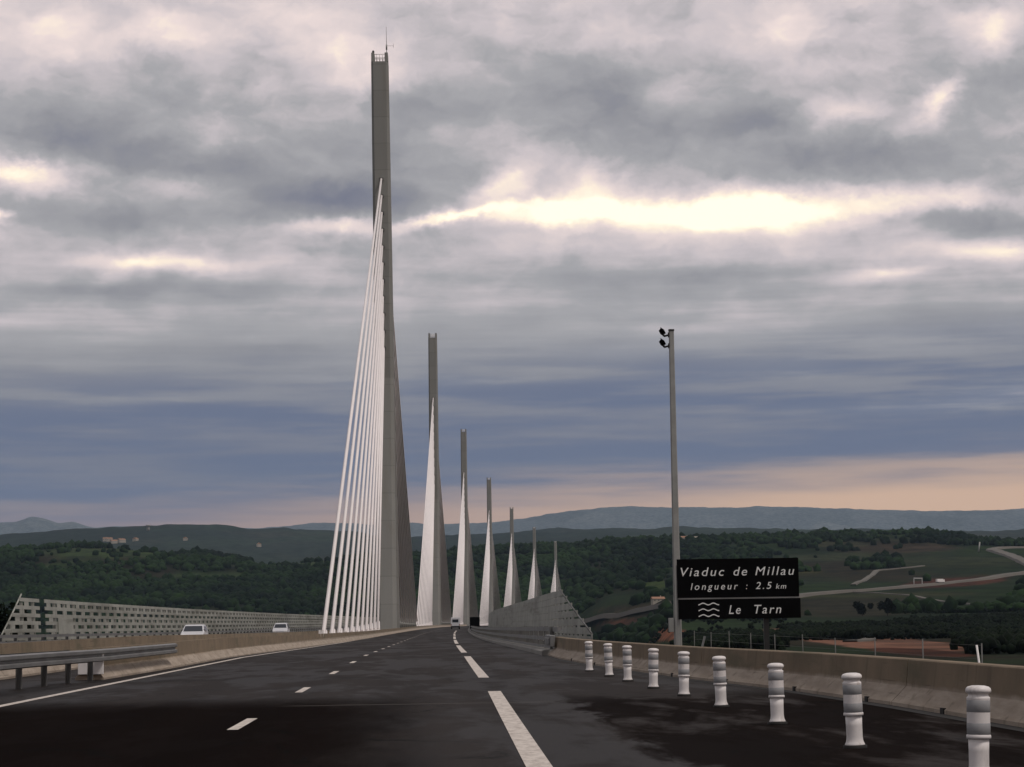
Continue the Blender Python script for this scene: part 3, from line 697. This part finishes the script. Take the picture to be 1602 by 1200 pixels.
# ------------------------------------------------------------------ pylons
PY_S = [345+342*k for k in range(7)]
PY_X = [-4.58, 4.93, 20.78, 42.5, 69.7, 103.6, 142.8]
def oct_sec(wx, wy, c):  # chamfered rectangle
    return [(-wx+c, -wy), (wx-c, -wy), (wx, -wy+c), (wx, wy-c), (wx-c, wy), (-wx+c, wy), (-wx, wy-c), (-wx, -wy+c)]
def loft(q, secs):
    n = len(secs[0][1]); vs = []
    for (cx, cy, z), sec in secs: vs += [(cx+a, cy+b, z) for a, b in sec]
    fs = [(k*n+i, k*n+(i+1) % n, (k+1)*n+(i+1) % n, (k+1)*n+i) for k in range(len(secs)-1) for i in range(n)]
    fs += [tuple(range(n))[::-1], tuple((len(secs)-1)*n+i for i in range(n))]
    q.add(vs, fs)
PYLAB = ['nearest and tallest pylon, with its fan of white stays and an aerial on top', 'second pylon along the viaduct, standing behind the nearest one to its right',
 'third pylon of the row, rising over the road behind the small van', 'fourth pylon of the row, its left stays ending at the black panel',
 'fifth pylon of the row, its foot hidden by the right wind screen', 'sixth pylon of the row, its tip barely above the distant mountains', 'seventh and farthest pylon, its foot at the peak of the right wind screen']
def make_pylon():
    root = empty('bridge_pylon', (0, 0, 0))
    for sg in (-1, 1):
        q = MB(); loft(q, [((0, sg*7.6, 0), oct_sec(1.44, 1.5, .55)), ((0, sg*1.35, 37.99), oct_sec(1.42, 1.2, .50))]); q.build('leg', M_pylon, root)
    q = MB(); loft(q, [((0, 0, 38), oct_sec(1.42, 2.5, .50)), ((0, 0, 70), oct_sec(1.34, 2.0, .36)), ((0, 0, 86.6), oct_sec(1.30, 1.7, .3))]); q.build('mast', M_pylon, root)
    q = MB()
    for sx in (-1, 1): loft(q, [((sx*1.02, 0, 86.602), oct_sec(.26, 1.6, .05)), ((sx*1.02, 0, 88), oct_sec(.24, 1.55, .05))])
    q.build('mast_cap', M_pylon, root)
    q = MB()
    for y in (-1.45, 1.45):
        for z in (87.2, 87.75): q.tube((-.76, y, z), (.76, y, z), .05)
        for x in (-.45, 0, .45): q.tube((x, y, 86.65), (x, y, 87.75), .045)
    q.build('railing', M_white, root)
    for k_ in range(11):
        yb = 45+12.85*k_; zt = 42.5+2.58*k_
        for sg in (-1, 1):
            q = MB(); y1 = sg*(2.45-.035*k_)
            bx = yb*yb/39380; q.tube((bx, sg*yb, .75), (0, y1, zt), .158, n=10)
            cb = q.build('stay_cable', M_cable, root)
            q = MB(); d = Vector((-bx, y1-sg*yb, zt-.75)).normalized(); b0 = Vector((bx, sg*yb, .35)); q.tube(b0, b0+d*1.9, .32, .235, n=10)
            q.box(bx-.35, bx+.35, sg*yb-.5, sg*yb+.5, -.2, .50); q.build('anchor', M_cable if sg < 0 else M_pylon, cb)
            q = MB(); q.box(-.30, .30, min(y1, y1-sg*.9), max(y1, y1-sg*.9)+0, zt-.35, zt+.25); q.box(.14, .34, y1-.25-.1*sg, y1+.25-.1*sg, zt-.2, zt+.12); q.build('stay_socket', M_steel_d, cb)
    return root
def copy_tree(o, parent=None):
    c = o.copy(); C.objects.link(c)
    if parent is not None: c.parent = parent
    for ch in list(o.children): copy_tree(ch, c)
    return c
proto = make_pylon()
for i, (s, x) in enumerate(zip(PY_S, PY_X)):
    o = proto if i == 0 else copy_tree(proto)
    o.location = (x, s, ZD(s)); o.rotation_euler = (0, radians(-.36) if i == 0 else 0, -(.0016+5.078e-5*s)); tag(o, PYLAB[i], 'pylon', 'cable stayed pylons of the viaduct')
# aerial and lamp on the nearest one only
p0 = proto
q = MB(); q.tube((1.05, 0, 88), (1.05, 0, 92.4), .055, .03, n=6); q.tube((1.05, 0, 89.4), (2.1, 0, 89.4), .025, n=6); q.tube((2.1, 0, 89.1), (2.1, 0, 89.75), .025, n=6); q.tube((1.05, 0, 88.8), (1.05, 0, 89.6), .12, n=8); q.build('aerial', M_mast, p0)
q = MB(); q.tube((-1.0, 0, 88), (-1.0, 0, 88.3), .10); q.lathe([(.17, 88.3), (.19, 88.5), (.12, 88.7), (0.001, 88.75)], 10, -1.0, 0); q.build('beacon', M_dark, p0)
# piers under the deck (one structure with the deck)
q = MB()
for s in PY_S[:-1]:
    p = pt(s, 0); zg = Tz1(p.x, s)-3
    if zg < -12: loft(q, [((p.x, p.y, zg), oct_sec(8, 6, 2)), ((p.x, p.y, ZD(s)-4.2), oct_sec(5, 3.5, 1))])
tag(q.build('bridge_piers', M_conc2), 'concrete piers carrying the deck down into the valley', None, kind='structure')

# ------------------------------------------------------------------ bollards
def make_bollard():
    root = empty('bollard', (0, 0, 0))
    q = MB(); q.lathe([(.108, .0), (.108, .022), (.095, .03)], 28); q.build('rubber_base', M_rubber, root)
    q = MB(); q.lathe([(.088, .022), (.089, .024), (.090, .034), (.084, .046), (.077, .062), (.072, .10), (.073, .20), (.0745, .288)], 28); q.build('sleeve', M_bwhite, root)
    q = MB(); q.lathe([(.0745, .288), (.088, .290), (.089, .302), (.088, .314), (.083, .318), (.083, .40), (.083, .478), (.083, .566), (.0845, .574), (.084, .584), (.073, .594), (.072, .606), (.083, .616), (.091, .622), (.092, .636), (.088, .650), (.076, .661), (.045, .669), (0.001, .671)], 32)
    b = q.build('post', M_bwhite, root)
    for z0, z1 in ((.320, .400), (.480, .564)):
        q = MB(); q.lathe([(.0832, z0-.001), (.0842, z0), (.0842, z1), (.0832, z1+.001)], 32); q.build('reflective_band', M_band, root)
    return root
BP = [(16.6, 12.13), (20.7, 12.00), (25.4, 12.02), (30.4, 12.04), (34.8, 12.04), (38.7, 11.96), (43.2, 11.92), (47.1, 11.88), (51.8, 11.80)]
words = ['nearest bollard, cut off by the bottom edge at the far right', 'second nearest bollard, standing whole at the lower right', 'third bollard from the near end, left of the two largest', 'fourth bollard from the near end of the row', 'middle bollard of the row of nine, below the left edge of the sign',
 'sixth bollard from the near end, below the camera mast', 'seventh bollard from the near end, next after a wider gap', 'second farthest bollard of the row, small beside the barrier', 'farthest and smallest bollard of the row']
bo = make_bollard()
words[4] = 'middle bollard of the row of nine, just right of the camera mast foot'; words[5] = 'sixth of the nine bollards counted from the near end, left of the camera mast'
for i, (s, f_) in enumerate(BP):
    o = bo if i == 0 else copy_tree(bo)
    o.location = pt(s, f_, .001); o.rotation_euler = (random.uniform(-.035, .035), random.uniform(-.035, .035), random.uniform(0, 6)); tag(o, words[i], 'bollard', 'white bollards with grey bands along the shoulder')

# ------------------------------------------------------------------ sign
def text_mesh(body, size, font_shear, loc, parent, name, spacing=1.0, off=.004, wordsp=1.0):
    cu = bpy.data.curves.new(name, 'FONT'); cu.body = body; cu.size = size; cu.shear = font_shear; cu.extrude = .004; cu.space_character = spacing; cu.space_word = wordsp; cu.offset = off
    cu.align_x = 'LEFT'
    t = bpy.data.objects.new(name, cu); C.objects.link(t)
    dg = bpy.context.evaluated_depsgraph_get(); me = bpy.data.meshes.new_from_object(t.evaluated_get(dg)); bpy.data.objects.remove(t); bpy.data.curves.remove(cu)
    return me
def fit_text(body, x0, x1, zb, size, parent, name, shear=.22, spacing=1.25, wordsp=1.0, y=-.03):
    me = text_mesh(body, size, shear, None, parent, name, spacing, .0, wordsp)
    n = len(me.vertices); co = np.zeros(n*3); me.vertices.foreach_get('co', co); co = co.reshape(-1, 3)
    mn, mxx = co[:, 0].min(), co[:, 0].max(); sx = (x1-x0)/(mxx-mn)
    new = np.stack([(co[:, 0]-mn)*sx+x0, y-co[:, 2]*1.0, co[:, 1]+zb], -1); me.vertices.foreach_set('co', new.ravel()); me.update()
    me.materials.append(M_letter); o = bpy.data.objects.new(name, me); return link(o, parent)
SG_S = 62.0
def sgn_at(px, py): pass
#SIGN_POS
SX0, SX1, SZT, SZM0, SZM1, SZB = 7.0, 10.3, 2.86, 1.86, 1.84, 1.24
sg = empty('road_sign', (SX0-.03, SG_S, -.13), radians(-.8)); tag(sg, 'black name board with white lettering in two panels beside the camera mast', 'sign')
Wd = SX1-SX0
def panel(z0, z1, dx0, dx1, name):
    q = MB(); q.box(dx0, dx1, -.02, .02, z0, z1); return q.build(name, M_black, sg, .006)
p1 = panel(1.815, 2.86, 0, Wd, 'upper_panel'); p2 = panel(1.24, 1.775, .02, Wd+.03, 'lower_panel')
for pp, z0, z1 in ((p1, 1.815, 2.86), (p2, 1.24, 1.775)): pass
fit_text('Viaduc', .10, 1.28, 2.40, .335, p1, 'lettering'); fit_text('de', 1.53, 1.90, 2.40, .335, p1, 'lettering'); fit_text('Millau', 2.12, 3.18, 2.40, .335, p1, 'lettering')
fit_text('longueur', .36, 1.64, 2.03, .26, p1, 'lettering', spacing=1.4); fit_text(':', 1.86, 1.90, 2.03, .26, p1, 'lettering'); fit_text('2.5', 2.12, 2.56, 2.03, .27, p1, 'lettering', spacing=1.3); fit_text('km', 2.67, 2.95, 2.03, .20, p1, 'lettering')
fit_text('Le', 1.38, 1.70, 1.37, .34, p2, 'lettering'); fit_text('Tarn', 2.07, 2.80, 1.37, .34, p2, 'lettering')
for z in (1.645, 1.49, 1.335):
    q = MB(); n = 36; vs = []; 
    for i in range(n+1):
        t_ = i/n; x = .56+t_*.56; zz = z+.024*sin(t_*4*pi-pi/2+.3); 
        for dy in (-.028, -.0215):
            vs += [(x, dy, zz-.014), (x, dy, zz+.014)]
    fs = []
    for i in range(n):
        a = i*4; b = a+4
        fs += [(a, b, b+1, a+1), (a+2, a+3, b+3, b+2), (a+1, b+1, b+3, a+3), (a, a+2, b+2, b)]
    q.add(vs, fs); q.build('wave_mark', M_letter, p2)
q = MB(); q.box(.02, Wd+.0, -.012, .012, 1.776, 1.814); q.build('rail', M_steel, sg)
q = MB(); q.box(2.33, 2.47, .045, .16, -1.6, 2.75); q.build('post', M_dark, sg)
q = MB(); q.box(-.02, .06, .045, .12, -1.6, 2.70); q.build('post', M_mast, sg)

# ------------------------------------------------------------------ camera mast
MS = 66.0
cm = empty('camera_mast', (7.41, MS, 0)); tag(cm, 'tall square grey steel mast with two small dark cameras near its top, behind the sign', 'mast')
q = MB(); loft(q, [((0, 0, -1.5), oct_sec(.115, .115, .03)), ((0, 0, 9.45), oct_sec(.070, .070, .018))]); q.build('pole', M_mast, cm)
q = MB(); q.box(-.08, .08, -.08, .08, 9.452, 9.50); q.build('pole_cap', M_dark, cm)
for z in (9.32, 9.0):
    q = MB(); q.tube((-.07, 0, z+.02), (-.22, 0, z-.02), .028, n=8); q.tube((-.22, 0, z-.02), (-.235, 0, z+.05), .028, n=8); q.box(-.10, -.062, -.05, .05, z-.05, z+.09); ar = q.build('bracket', M_dark, cm)
    q = MB(); mt_ = Matrix.Translation((-.27, 0, z+.10)) @ Matrix.Rotation(radians(38), 4, 'Y') @ Matrix.Rotation(radians(-20), 4, 'Z')
    q.box(-.055, .055, -.16, .14, -.05, .05, mt_); q.box(-.07, .07, -.20, .16, .052, .064, mt_); q.build('camera', M_black, ar, .008)
q = MB(); q.box(-.26, -.12, -.09, .09, .75, 1.15); q.build('junction_box', M_mast, cm, .01)

# ------------------------------------------------------------------ fence to the right
fr = empty('wire_fence', (11, 60, 0)); tag(fr, 'low wire fence on thin grey posts beyond the right concrete barrier', 'fence')
fpts = []
for i in range(10):
    s = 44.5+5.2*i; x = 10.9+.1*(i % 2)*0; fpts.append((x, s)); z = Tz1(x, s)-.1
    q = MB(); q.tube((x-11, s-60, z), (x-11+random.uniform(-.03, .03), s-60, .62+random.uniform(-.05, .05)), .014, n=6); q.build('post', M_steel_d, fr)
for z in (.55, .28, 0, -.3):
    q = MB(); q.tube((fpts[0][0]-11.0, fpts[0][1]-60, z), (fpts[-1][0]-11.0, fpts[-1][1]-60, z), .003, n=4); q.build('wire', M_steel_d, fr)
q = MB(); q.tube((0, 0, 0), (-.16, 0, 1.5), .02, n=8); st = q.build('marker_stake', M_white); st.location = (10.25, 41.5, -.9); tag(st, 'white leaning stake beyond the barrier at the far right', 'stake')
q = MB(); q.tube((0, 0, 0), (.40, .0, 1.5), .03, n=8); st = q.build('marker_stake', M_mast); st.location = (7.35, 62.5, -.85); tag(st, 'grey leaning strut just right of the foot of the camera mast', 'stake')

# ------------------------------------------------------------------ black panel beside the right screen
bp = empty('road_sign', (7.2, 300, ZD(300))); tag(bp, 'small blank black board standing at the left end of the right wind screen', 'sign')
q = MB(); q.box(-.65, .65, -.04, .04, .50, 2.05); q.build('panel_face', M_black, bp, .01)
for x in (-.45, .45): q = MB(); q.tube((x, .08, 0), (x, .08, 2.0), .05); q.build('post', M_dark, bp)

# ------------------------------------------------------------------ vehicles
def wheel(root, x, y, r, wd, sx):
    wm = bpy.data.objects.new('wheel', None); wm.location = (x, y, r); link(wm, root)
    q = MB(); q.tube((-wd/2, 0, 0), (wd/2, 0, 0), r, n=20); q.build('tyre', M_tyre, wm)
    q = MB(); q.tube((sx*(wd/2-.02), 0, 0), (sx*(wd/2+.012), 0, 0), r*.62, n=16); q.build('rim', M_steel, wm)
def car(label, loc, rz, paint, kind='hatch'):
    root = empty('car', loc, rz); tag(root, label, 'car', 'white cars on the opposite carriageway')
    # local: front towards -Y. body as a lofted side profile with tumblehome
    if kind == 'hatch': side = [(-2.0, .45), (-2.02, .62), (-1.9, .74), (-1.15, .90), (-.45, 1.36), (-.1, 1.44), (1.0, 1.45), (1.65, 1.36), (1.95, .98), (2.02, .60), (1.98, .38), (1.6, .30), (-1.6, .30)]
    else: side = [(-2.05, .48), (-2.08, .70), (-1.95, .82), (-1.35, 1.02), (-.75, 1.50), (-.4, 1.60), (1.3, 1.62), (1.9, 1.52), (2.05, 1.0), (2.1, .62), (2.05, .40), (1.6, .32), (-1.6, .32)]
    def hw(z): return .86 if z < .95 else .86-(z-.95)*.34
    q = MB(); n = len(side); vs = [(hw(z), y, z) for y, z in side]+[(-hw(z), y, z) for y, z in side]
    q.add(vs, [tuple(range(n)), tuple(range(2*n-1, n-1, -1))]+[(i, n+i, n+(i+1) % n, (i+1) % n) for i in range(n)])
    q.build('body', paint, root, .05)
    b = [(y, z) for y, z in side]
    def quad(pts, name, m): q = MB(); q.add(pts, [tuple(range(len(pts)))]); o_ = q.build(name, m, root); sol = o_.modifiers.new('s', 'SOLIDIFY'); sol.thickness = .012; sol.offset = 0; return o_
    (y0, z0), (y1, z1) = side[3], side[4]; nrm = Vector((0, -(z1-z0), (y1-y0))).normalized()*-1
    nn = Vector((0, -(z1-z0), y1-y0)).normalized()
    def on(t_, xf, d=.012): y = y0+(y1-y0)*t_; z = z0+(z1-z0)*t_; return (hw(z)*xf+nn.x*d, y+nn.y*d, z+nn.z*d)
    quad([on(.08, -.86), on(.08, .86), on(.95, .88), on(.95, -.88)], 'windscreen', M_glass)
    yr0, zr0 = side[8]; yr1, zr1 = side[7]; nb_ = Vector((0, -(zr1-zr0), yr1-yr0)).normalized()*-1
    def onr(t_, xf, d=.012): y = yr0+(yr1-yr0)*t_; z = zr0+(zr1-zr0)*t_; return (hw(z)*xf, y+nb_.y*d, z+nb_.z*d)
    quad([onr(.1, -.82), onr(.1, .82), onr(.9, .84), onr(.9, -.84)], 'rear_window', M_glass)
    top_z = side[5][1]
    for sx in (-1, 1):
        def sw(y, z): return (sx*(hw(z)+.008), y, z)
        quad([sw(y0+.35, .99), sw(.25, .99), sw(.25, top_z-.12), sw(y1+.05, top_z-.14)], 'side_window', M_glass)
        quad([sw(.33, .99), sw(side[8][0]-.45, .99), sw(side[7][0]-.40, top_z-.13), sw(.33, top_z-.12)], 'side_window', M_glass)
        q = MB(); q.box(sx*.80-.09, sx*.80+.09, y0+.25, y0+.34, .95, 1.08); q.build('mirror', M_dark, root, .02)
        q = MB(); q.box(sx*.62-.16, sx*.62+.16, side[1][0]-.02, side[1][0]+.08, .56, .70); q.build('headlight', M_white, root, .02)
        for yw in (-1.28, 1.25): wheel(root, sx*.78, yw, .31, .2, sx)
    q = MB(); q.box(-.5, .5, side[0][0]-.012, side[0][0]+.05, .36, .50); q.build('grille', M_dark, root)
    return root
def ang(s): return -(.0016+5.078e-5*s)
car('near white car with dark windows on the opposite carriageway, left of the stays', pt(178, -10.2), ang(178), M_carw, 'hatch')
car('farther taller white car on the opposite carriageway, close to the stay fan', pt(268, -10.1), ang(268), M_carw, 'van')
# small white box van ahead in our lane
vs_ = 470
van = empty('van', pt(vs_, 6.9+.1), ang(vs_)); van.location.x = 7.35-.0; tag(van, 'small pale box van driving away in the right lane ahead', 'van')
q = MB(); q.box(-.93, .93, -2.0, 1.2, .62, 2.35); q.build('cargo_box', M_carw, van, .05)
q = MB(); q.add([(sx*.86, y, z) for sx in (-1, 1) for y, z in ((1.23, .5), (1.23, 1.95), (1.75, 1.9), (2.15, 1.2), (2.75, 1.0), (2.8, .5))], [(0, 1, 2, 3, 4, 5), (11, 10, 9, 8, 7, 6), (0, 6, 7, 1), (1, 7, 8, 2), (2, 8, 9, 3), (3, 9, 10, 4), (4, 10, 11, 5), (5, 11, 6, 0)]); q.build('cab', M_carw, van, .03)
q = MB(); q.box(-.92, .92, -2.06, -1.98, .36, .60); q.build('bumper', M_dark, van, .01)
q = MB(); q.box(-.62, .62, -2.02, -2.004, 1.35, 1.95); q.build('rear_window', M_glass, van)
q = MB(); q.box(-.8, .8, -1.95, 2.6, .38, .58); q.build('chassis', M_dark, van)
for sx in (-1, 1):
    q = MB(); q.box(sx*.84-.07, sx*.84+.07, -2.03, -2.006, .72, 1.0); q.build('tail_light', M_red, van)
    wheel(van, sx*.78, -1.2, .34, .22, sx); wheel(van, sx*.78, 1.9, .34, .22, sx)

# ------------------------------------------------------------------ single trees
def make_tree(name, loc, h, cr, mt, label, group=None, nleaf=900, leaf=.35, seed=1, lobes=7):
    rg = np.random.default_rng(seed); root = empty(name, loc); tag(root, label, 'tree', group)
    q = MB(); q.tube((0, 0, -.4), (0.1, 0, h*.5), h*.035, h*.018, n=8)
    for k_ in range(5):
        a = k_*1.26+rg.uniform(0, .6); q.tube((0.05, 0, h*(.3+.04*k_)), (cos(a)*cr*.6, sin(a)*cr*.6, h*(.5+.07*k_)), h*.012, h*.004, n=5)
    q.build('trunk', M_bark, root)
    cs = np.stack([rg.normal(0, cr*.38, lobes), rg.normal(0, cr*.38, lobes), rg.uniform(h*.38, h*.84, lobes)], -1); rad = rg.uniform(.34, .56, lobes)*cr
    k_ = rg.integers(0, lobes, nleaf); d = rg.normal(size=(nleaf, 3)); d /= np.linalg.norm(d, axis=1)[:, None]
    p = cs[k_]+d*rad[k_][:, None]*rg.uniform(.45, 1.05, (nleaf, 1))
    u = rg.normal(size=(nleaf, 3)); u /= np.linalg.norm(u, axis=1)[:, None]; v = np.cross(u, rg.normal(size=(nleaf, 3))); v /= np.linalg.norm(v, axis=1)[:, None]
    s_ = leaf*rg.uniform(.6, 1.4, (nleaf, 1)); V = np.stack([p-u*s_, p-v*s_*.6, p+u*s_, p+v*s_*.6], 1).reshape(-1, 3)
    me = mesh_np('crown', V, np.arange(nleaf*4).reshape(-1, 4), mt); link(bpy.data.objects.new('crown', me), root)
    return root

def drape(q, pts, wd, up=.9, step=14):
    P_ = []
    for (x0, y0), (x1, y1) in zip(pts[:-1], pts[1:]):
        n = max(2, int(math.hypot(x1-x0, y1-y0)/step))
        P_ += [(x0+(x1-x0)*i/n, y0+(y1-y0)*i/n) for i in range(n)]
    P_.append(pts[-1])
    A_ = np.array(P_)
    for _ in range(6): A_[1:-1] = (A_[:-2]+2*A_[1:-1]+A_[2:])/4
    d = np.gradient(A_, axis=0); d /= np.linalg.norm(d, axis=1)[:, None]; nn = np.stack([d[:, 1], -d[:, 0]], -1)*wd/2
    l, r_ = A_-nn, A_+nn; zc = np.maximum(Tz(l[:, 0], l[:, 1]), Tz(r_[:, 0], r_[:, 1]))+up; n = len(A_)
    q.add([(*l[i], zc[i]) for i in range(n)]+[(*r_[i], zc[i]) for i in range(n)]+[(*(l[i]-nn[i]*.5), zc[i]-5) for i in range(n)]+[(*(r_[i]+nn[i]*.5), zc[i]-5) for i in range(n)],
          [(i, n+i, n+i+1, i+1) for i in range(n-1)]+[(2*n+i, i, i+1, 2*n+i+1) for i in range(n-1)]+[(n+i, 3*n+i, 3*n+i+1, n+i+1) for i in range(n-1)])
q = MB(); drape(q, [(300, 2090), (367, 2199), (406, 2260), (474, 2312), (524, 2391), (558, 2420), (609, 2462), (690, 2600), (759, 2720), (860, 2860)], 13, 2.2)
drape(q, [(1010, 3420), (930, 3440), (842, 3376), (834, 3287), (809, 3120), (757, 2851), (721, 2612), (690, 2450)], 14, 2.2)
tag(q.build('far_motorway', M_dirt), kind='structure')
q = MB(); drape(q, [(160, 2560), (171, 2478), (189, 2315), (214, 2235), (225, 2100), (226, 2025), (240, 1900)], 9, 1.2); drape(q, [(468, 2468), (523, 2655), (566, 2824), (640, 2900)], 6, 1.2); drape(q, [(430, 2260), (453, 2178), (448, 2018), (454, 1922), (440, 1779)], 4, .8)
drape(q, [(150, 800), (172, 870), (190, 1000), (215, 1100), (228, 1250)], 5, .6)
tag(q.build('dirt_track', M_dirt), kind='structure')
def house(x, y, w_, d_, h_, rz, label, grp, roof=M_roof, wall=M_wall):
    root = empty('house', (x, y, Tz1(x, y)), rz); tag(root, label, 'house', grp)
    q = MB(); q.box(-w_/2, w_/2, -d_/2, d_/2, -3, h_); q.build('wall', wall, root)
    q = MB(); e_ = .5; rh = d_*.3; vs = [(sx*(w_/2+e_), sy*(d_/2+e_), h_+.003) for sx in (-1, 1) for sy in (-1, 1)]+[(-w_/2-e_, 0, h_+rh), (w_/2+e_, 0, h_+rh)]
    q.add(vs, [(0, 2, 5, 4), (1, 4, 5, 3), (0, 4, 1), (2, 3, 5), (0, 1, 3, 2)]); rf = q.build('roof', roof, root)
    q = MB(); q.box(w_*.2, w_*.2+.9, -.45, .45, h_+rh*.5, h_+rh+1.2); q.build('chimney', wall, rf)
    for i in range(max(2, int(w_/4))):
        xx = -w_/2+(i+.5)*w_/max(2, int(w_/4)); q = MB(); q.box(xx-.5, xx+.5, -d_/2-.03, -d_/2+.05, h_*.35, h_*.75); q.build('window', M_glass, root)
house(231, 2225, 12, 7, 3.2, .2, 'low pale farm building beside the track, left of the camera mast', None)
house(448, 3851, 16, 9, 6.5, .1, 'left one of the two pale houses on the wooded ridge above the sign', None)
house(466, 3835, 13, 9, 5.0, -.2, 'right one of the two pale houses on the wooded ridge above the sign', None, M_wall)
VG = 'village houses on the far left hillside'
for i, (x, y, w_) in enumerate([(-972, 7190, 15), (-940, 7040, 18), (-910, 6912, 20), (-895, 6973, 26), (-868, 7100, 18), (-711, 7054, 20), (-480, 6940, 22)]):
    house(x, y, w_, 12, 8, .3*i, ['leftmost pale house of the hillside village', 'second pale house of the village from its left end', 'middle pale house low in the hillside village', 'fourth pale house of the village from its left end', 'fifth pale house, at the right end of the village cluster', 'lone pale house between the village and the far right one', 'lone pale house farthest right on the left hillside'][i], VG)
q = MB(); zb_ = Tz1(-910, 7789)-2; q.tube((0, 0, 0), (0, 0, 17), 6, 5, 10); q.tube((0, 0, 17), (0, 0, 21), 9, 8, 10); wt = q.build('water_tower', M_conc2); wt.location = (-910, 7789, zb_); tag(wt, 'small round tower on the crest of the left hill', 'tower')
q = MB(); q.tube((0, 0, -2), (2.5, 0, 14), 1.2, 1.0, 8); wt = q.build('marker_mast', M_mast); wt.location = (812, 3309, Tz1(812, 3309)); tag(wt, 'pale leaning mast beside the upper end of the far motorway', 'mast')
M_pale = mat('pale_steel', (.30, .30, .29), .6)
ga = empty('motorway_gantry', (519, 2378, Tz1(519, 2378)), .9); tag(ga, 'pale sign gantry spanning the far motorway', 'gantry')
for sx in (-1, 1): q = MB(); q.tube((sx*9.5, 0, -1), (sx*9.5, 0, 8), .45, n=6); q.build('post', M_pale, ga)
q = MB(); q.box(-9.9, 9.9, -.5, .5, 8.002, 9.3); q.build('crossbeam', M_pale, ga)
lo = empty('lorry', (549, 2409, Tz1(549, 2409)+2.25), -.95); tag(lo, 'tiny white lorry on the far motorway right of the gantry', 'lorry')
q = MB(); q.box(-1.25, 1.25, -5, 4, .9, 4); q.build('trailer', M_white, lo); q = MB(); q.box(-1.2, 1.2, 4.3, 6.3, .7, 3.4); q.build('cab', M_white, lo)
q = MB(); [q.tube((-1.2, yy, .5), (1.2, yy, .5), .5, n=10) for yy in (-4, -2.7, 5.3)]; q.build('axle', M_tyre, lo)
for i, (x, y, h) in enumerate([(317, 1640, 10), (332, 1625, 12)]):
    make_tree('field_tree', (x, y, Tz1(x, y)), h, h*.5, M_fol2, ['left one of the two dark round trees alone in the brown field', 'right one of the two dark round trees alone in the brown field'][i], 'lone trees in the brown field', 1500, .9, 3+i, 9)
make_tree('roadside_tree', (-38.4, 200, Tz1(-38.4, 200)), 17.5, 5.6, M_fol2, 'dark leafy tree at the left edge of the picture beside the lattice screen', None, 20000, .28, 11, 22)

# ------------------------------------------------------------------ haze
q = MB(); q.box(-24000, 24000, -24000, 24400, -420, 1400)
hz = q.build('haze', None or M_dark); hm = bpy.data.materials.new('haze'); hm.use_nodes = True; hn = NT(hm.node_tree); hn.n.clear()
pv = hn.new('ShaderNodeVolumePrincipled'); pv.inputs['Color'].default_value = (.60, .78, 1, 1); pv.inputs['Density'].default_value = 1.9e-5; pv.inputs['Anisotropy'].default_value = .3
ho = hn.new('ShaderNodeOutputMaterial'); hn.l.new(pv.outputs[0], ho.inputs['Volume']); hz.data.materials[0] = hm; tag(hz, kind='stuff')
